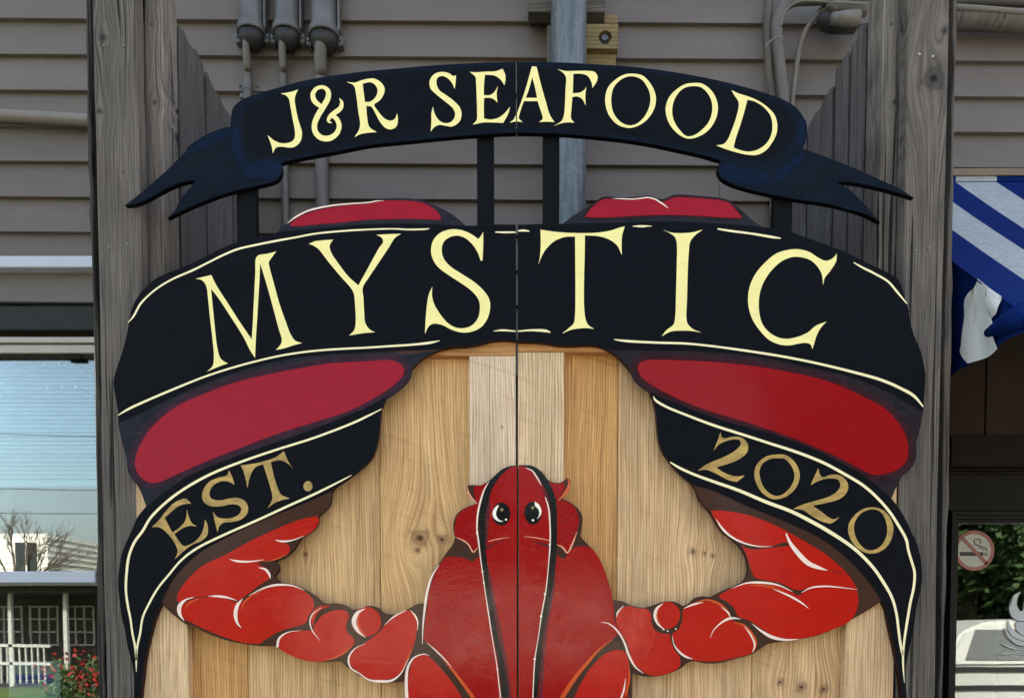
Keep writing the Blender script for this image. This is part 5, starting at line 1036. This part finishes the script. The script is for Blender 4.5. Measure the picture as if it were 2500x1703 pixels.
# ------------------------------------------------------------------ WHAT STANDS ACROSS THE STREET (seen in glass and gloss)
CLAP = mat_plain('white_clapboard', (0.78, 0.76, 0.70), .6, .05, 4)
GREYROOF = mat_plain('grey_roof', (0.05, 0.048, 0.045), .8, .15, 4)
DARKGL = mat_plain('dark_window_glass', (0.03, 0.035, 0.04), .1, .05)
def house(label, x0, x1, yf, depth, h, wins, rows, flat=False):
    th = thing('white_house', label, 'house', ((x0 + x1) / 2, yf, 0))
    m = MB(); m.box((x0, yf - depth, 0), (x1, yf, h)); m.build('wall', CLAP, th)
    m = MB(); z = 0.3
    while z < h - .1: m.box((x0 - .02, yf - depth, z), (x1 + .02, yf + .02, z + .02)); z += .25
    m.build('clapboard_lines', CLAP, th)['kind'] = 'stuff'
    m = MB()
    if flat: m.box((x0 - .2, yf - depth - .2, h), (x1 + .2, yf + .2, h + .35))
    else: m.add([(x0 - .4, yf + .4, h), (x1 + .4, yf + .4, h), (x1 + .4, yf - depth - .4, h), (x0 - .4, yf - depth - .4, h), (x0 - .4, yf - depth / 2, h + 1.6), (x1 + .4, yf - depth / 2, h + 1.6)], [(0, 1, 5, 4), (2, 3, 4, 5), (0, 4, 3), (1, 2, 5), (3, 2, 1, 0)]); m.build('roof', CLAP if flat else GREYROOF, th)
    for r_ in range(rows):
        for i in range(wins):
            cx = x0 + (x1 - x0) * (i + .5) / wins; zz = 0.9 + r_ * 2.6
            m = MB(); m.box((cx - .5, yf + .021, zz), (cx + .5, yf + .05, zz + 1.4)); f_ = m.build('window', CLAP, th)
            for a_, b_ in ((-.44, -.03), (.03, .44)):
                m = MB(); m.box((cx + a_, yf + .051, zz + .06), (cx + b_, yf + .056, zz + 1.34)); m.build('pane', DARKGL, f_)
    return th
house('tall white clapboard house across the street at left', -25.5, -18.8, -25, 8, 5.2, 4, 2, True)
house('low white clapboard house across the street behind the camera', -9, 5.5, -27, 7, 3.6, 6, 1)
PORCHW = mat_plain('porch_paint', (.42, .42, .40), .6, .1, 6)
pv = thing('porch_pavilion', 'white posted porch with dark roof beyond the lawn', 'porch', (-12.4, -14, 0))
m = MB(); m.box((-15.5, -17, 2.35), (-9.6, -13.2, 2.5)); m.box((-15.8, -17.2, 2.5), (-9.3, -12.9, 2.62)); m.build('roof', GREYROOF, pv)
m = MB(); m.box((-15.5, -16.9, 0.02), (-9.6, -16.7, 2.35)); m.build('back_wall', mat_plain('brown_wall', (.10, .09, .08), .8), pv)
for i in range(5):
    x = -15.3 + i * 1.38; m = MB(); m.box((x, -13.45, 0.02), (x + .09, -13.36, 2.35)); m.build('post', PORCHW, pv)
for i in range(5):
    x = -15.2 + i * 1.05
    m = MB()
    for q in range(4): m.box((x + q * .27, -16.69, .95), (x + q * .27 + .045, -16.65, 2.1))
    for q in range(4): m.box((x, -16.648, .95 + q * .37), (x + .86, -16.61, .995 + q * .37))
    m.build('window', CLAP, pv)
for z in (.55, 1.0): m = MB(); m.box((-15.3, -13.42, z), (-11.5, -13.36, z + .07)); m.build('rail', PORCHW, pv)
for i in range(24): m = MB(); x = -15.25 + i * .155; m.box((x, -13.41, .1), (x + .03, -13.37, 1.0)); m.build('baluster', PORCHW, pv)
# trees
BARK = mat_ground('bark', (.06, .045, .035), (.10, .08, .06), 6, 30, .02)
def leafmat(name, a, b):
    t = NT(name); c = t.mix(t.oinfo()['Random'], a, b); n_ = t.noise(t.pos(), 1.6, 3); c = t.mix(t.ramp(n_, .35, .65), c, tuple(1.5 * v for v in a)); return t.bsdf(c, .6, spec=.3)
LEAF = leafmat('leaf_green', (.03, .06, .016), (.05, .085, .025)); FLOW = leafmat('red_flower', (.20, .012, .012), (.28, .02, .018))
def leaves(nl, centre, rad, size, mat, name, parent, rnd, clumps=26):
    V, Fc = [], []; cl = []
    for _ in range(clumps):
        while True:
            p = Vector((rnd.uniform(-1, 1), rnd.uniform(-1, 1), rnd.uniform(-1, 1)))
            if p.length < 1: break
        cl.append(Vector((p.x * rad[0], p.y * rad[1], p.z * rad[2])) * .85)
    for _ in range(nl):
        c_ = rnd.choice(cl); p = Vector(centre) + c_ + Vector([rnd.gauss(0, .14 * max(rad)) for _ in range(3)])
        d = Vector([rnd.uniform(-1, 1) for _ in range(3)]).normalized(); e = d.orthogonal().normalized() * size * rnd.uniform(.6, 1.2); g = d.cross(e).normalized() * size * .5
        b = len(V); V += [p - e, p + g, p + e, p - g]; Fc.append((b, b + 1, b + 2, b + 3))
    return mesh_obj(name, V, Fc, mat, parent)
def tree(label, x, y, h, rad, seed, tr=.35, lf=.2, nl=6500):
    rnd = random.Random(seed); th = thing('street_tree', label, 'tree', (x, y, 0), 'trees across the street')
    m = MB(); ph = h * .45
    m.tube([(x, y, 0), (x + .1, y, ph * .5), (x, y + .1, ph), (x + .2, y, h * .8)], [tr * 1.3, tr, tr * .8, tr * .2], 12)
    for k in range(6):
        an = k * 1.05 + rnd.random(); z0 = ph * (.75 + .1 * k); m.tube([(x, y, z0), (x + math.cos(an) * rad * .4, y + math.sin(an) * rad * .4, z0 + h * .12), (x + math.cos(an) * rad * .75, y + math.sin(an) * rad * .75, z0 + h * .2)], [tr * .5, tr * .3, tr * .1], 8)
    m.build('trunk', BARK, th, True)
    leaves(nl, (x, y, h * .6), (rad, rad, h * .4), lf, LEAF, 'crown', th, rnd, 40)
tree('tall broad leafy tree with thick trunk across the street at right', 9.3, -16.5, 12, 3.1, 1, .55)
tree('round leafy tree farther right across the street', 16.5, -22, 10, 4.2, 2)
tree('leafy tree behind the parked car at far right', 21, -19, 9, 4.0, 3)
tree('leafy tree rising behind the low white house', -3, -37, 10.5, 5.0, 4, lf=.4)
tree('leafy tree right of the low white house', 6.0, -36, 10.0, 4.8, 5, lf=.4)
tree('leafy tree left of the low white house', -11, -38, 9.5, 4.6, 6, lf=.4)
hg = thing('hedge', 'tall dark green hedge along the far side of the road at right', 'hedge', (17, -26, 0)); rnd = random.Random(12)
leaves(9000, (18, -26, 3.2), (7.5, 1.2, 3.2), .32, LEAF, 'foliage', hg, rnd, 120)
m = MB(); m.box((11, -26.4, 0), (25, -25.6, 5.2), ch=.2); m.build('branches', BARK, hg)
bt = thing('bare_tree', 'bare branching tree in front of the tall white house', 'tree', (-17.2, -20, 0)); rnd = random.Random(21); m = MB()
def branch(p, d, l, r, dep):
    q = p + d * l; mid = p + d * l * .5 + Vector([rnd.uniform(-.06, .06) * l for _ in range(3)]); m.tube([p, mid, q], [r, r * .8, r * .6], 5, cap=False)
    if dep:
        for _ in range(3):
            e = (d + Vector([rnd.uniform(-.75, .75), rnd.uniform(-.75, .75), rnd.uniform(-.35, .6)])).normalized(); branch(p + d * l * rnd.uniform(.55, 1), e, l * rnd.uniform(.6, .85), r * .55, dep - 1)
branch(Vector((-17.2, -20, 0)), Vector((.05, 0, 1)), 2.2, .13, 5)
m.build('branches', BARK, bt)
for i, (h0, h1, yy_) in enumerate(((5.6, 6.3, -21), (6.6, 6.9, -21.4), (8.6, 8.2, -21.2))):
    m = MB(); m.tube([(-30 + k * 3, yy_, h0 + (h1 - h0) * k / 20 - .5 * math.sin(math.pi * k / 20)) for k in range(21)], .016, 5); tag(m.build('utility_wire', WIRE), ['lowest', 'middle', 'highest'][i] + ' dark overhead wire across the street', 'wire', 'overhead wires across the street')
fl = thing('flower_shrub', 'leafy shrub with red flowers at the edge of the lawn', 'shrub', (-7.0, -7.0, 0))
rnd = random.Random(9); leaves(1500, (-7.0, -7.0, .6), (.7, .7, .6), .05, LEAF, 'foliage', fl, rnd); leaves(240, (-7.0, -6.9, .75), (.7, .7, .5), .045, FLOW, 'flowers', fl, rnd)
m = MB()
for k in range(7): an = k * .9; m.tube([(-7.0, -7.0, 0), (-7.0 + .4 * math.cos(an), -7.0 + .4 * math.sin(an), .8)], [.02, .008], 6)
m.build('stems', BARK, fl)
# parked white car behind the camera at right, seen in the door glass
CARW = mat_plain('white_car_paint', (.62, .62, .60), .25, .02); TYRE = mat_plain('tyre_rubber', (.02, .02, .02), .8); TAIL = mat_plain('tail_lamp_red', (.35, .01, .01), .2); RIM = mat_plain('alloy_rim', (.5, .5, .5), .3, metal=.8)
cx0, cyy = 4.9, -4.6
car = thing('parked_car', 'white parked car on the pavement behind the camera at right', 'car', (cx0 + 2.2, cyy, 0))
CARGL = mat_plain('car_window', (.14, .15, .15), .1, .1)
def extrude_side(prof, w0, zb, name, mat, w1=None, bev=.04):
    k = len(prof); z0 = min(p[1] for p in prof); z1 = max(p[1] for p in prof)
    wd = lambda z: w0 if w1 is None else w0 + (w1 - w0) * (z - z0) / (z1 - z0)
    V = [(cx0 + px_, cyy + s_ * wd(pz_), pz_) for s_ in (1, -1) for px_, pz_ in prof]
    o = mesh_obj(name, V, [tuple(range(k)), tuple(reversed(range(k, 2 * k)))] + [(i, k + i, k + (i + 1) % k, (i + 1) % k) for i in range(k)], mat, car)
    bm = bmesh.new(); bm.from_mesh(o.data); bmesh.ops.recalc_face_normals(bm, faces=bm.faces[:]); bmesh.ops.bevel(bm, geom=bm.edges[:], offset=bev, segments=2, affect='EDGES'); bm.to_mesh(o.data); bm.free(); return auto_smooth(o)
extrude_side([(0, .45), (.02, .95), (.25, 1.08), (3.3, 1.12), (4.2, 1.0), (4.5, .85), (4.55, .45), (4.1, .32), (.4, .32)], .9, 0, 'body', CARW)
extrude_side([(.22, 1.07), (.52, 1.5), (.85, 1.62), (2.2, 1.66), (2.65, 1.58), (3.25, 1.10)], .86, 0, 'cabin', CARW, .70)
for a_, b_, c_, d_ in ((.50, 1.55, .68, 1.55), (1.65, 2.85, 1.65, 2.45)):
    yl, yh = cyy + .846, cyy + .745; m = MB()
    m.add([(cx0 + a_, yl, 1.16), (cx0 + b_, yl, 1.16), (cx0 + d_, yh, 1.52), (cx0 + c_, yh, 1.52), (cx0 + a_, yl - .03, 1.16), (cx0 + b_, yl - .03, 1.16), (cx0 + d_, yh - .03, 1.52), (cx0 + c_, yh - .03, 1.52)], [(0, 1, 2, 3), (7, 6, 5, 4), (0, 4, 5, 1), (1, 5, 6, 2), (2, 6, 7, 3), (3, 7, 4, 0)]); m.build('side_window', CARGL, car)
for px_ in (.95, 3.6):
    for s in (1, -1):
        c_ = Vector((cx0 + px_, cyy + s * .8, .33)); m = MB(); m.tube([c_ - Vector((0, s * .12, 0)), c_ + Vector((0, s * .12, 0))], .33, 24); wv_ = m.build('wheel', TYRE, car); auto_smooth(wv_)
        m = MB(); m.tube([c_ + Vector((0, s * .121, 0)), c_ + Vector((0, s * .13, 0))], .2, 16); m.build('rim', RIM, wv_)
for z_ in (1.02, .80): m = MB(); m.box((cx0 + .1, cyy + .9, z_), (cx0 + 4.1, cyy + .915, z_ + .06)); m.build('trim_and_shadow_line', TYRE, car)  # upper band is trim, lower band a shadow line drawn in black
m = MB(); m.box((cx0 + .02, cyy + .72, .86), (cx0 + .3, cyy + .915, 1.0), ch=.02); m.build('tail_light', TAIL, car)
m = MB(); m.box((cx0 + 4.3, cyy + .72, .78), (cx0 + 4.52, cyy + .915, .9), ch=.02); m.build('headlight', RIM, car)
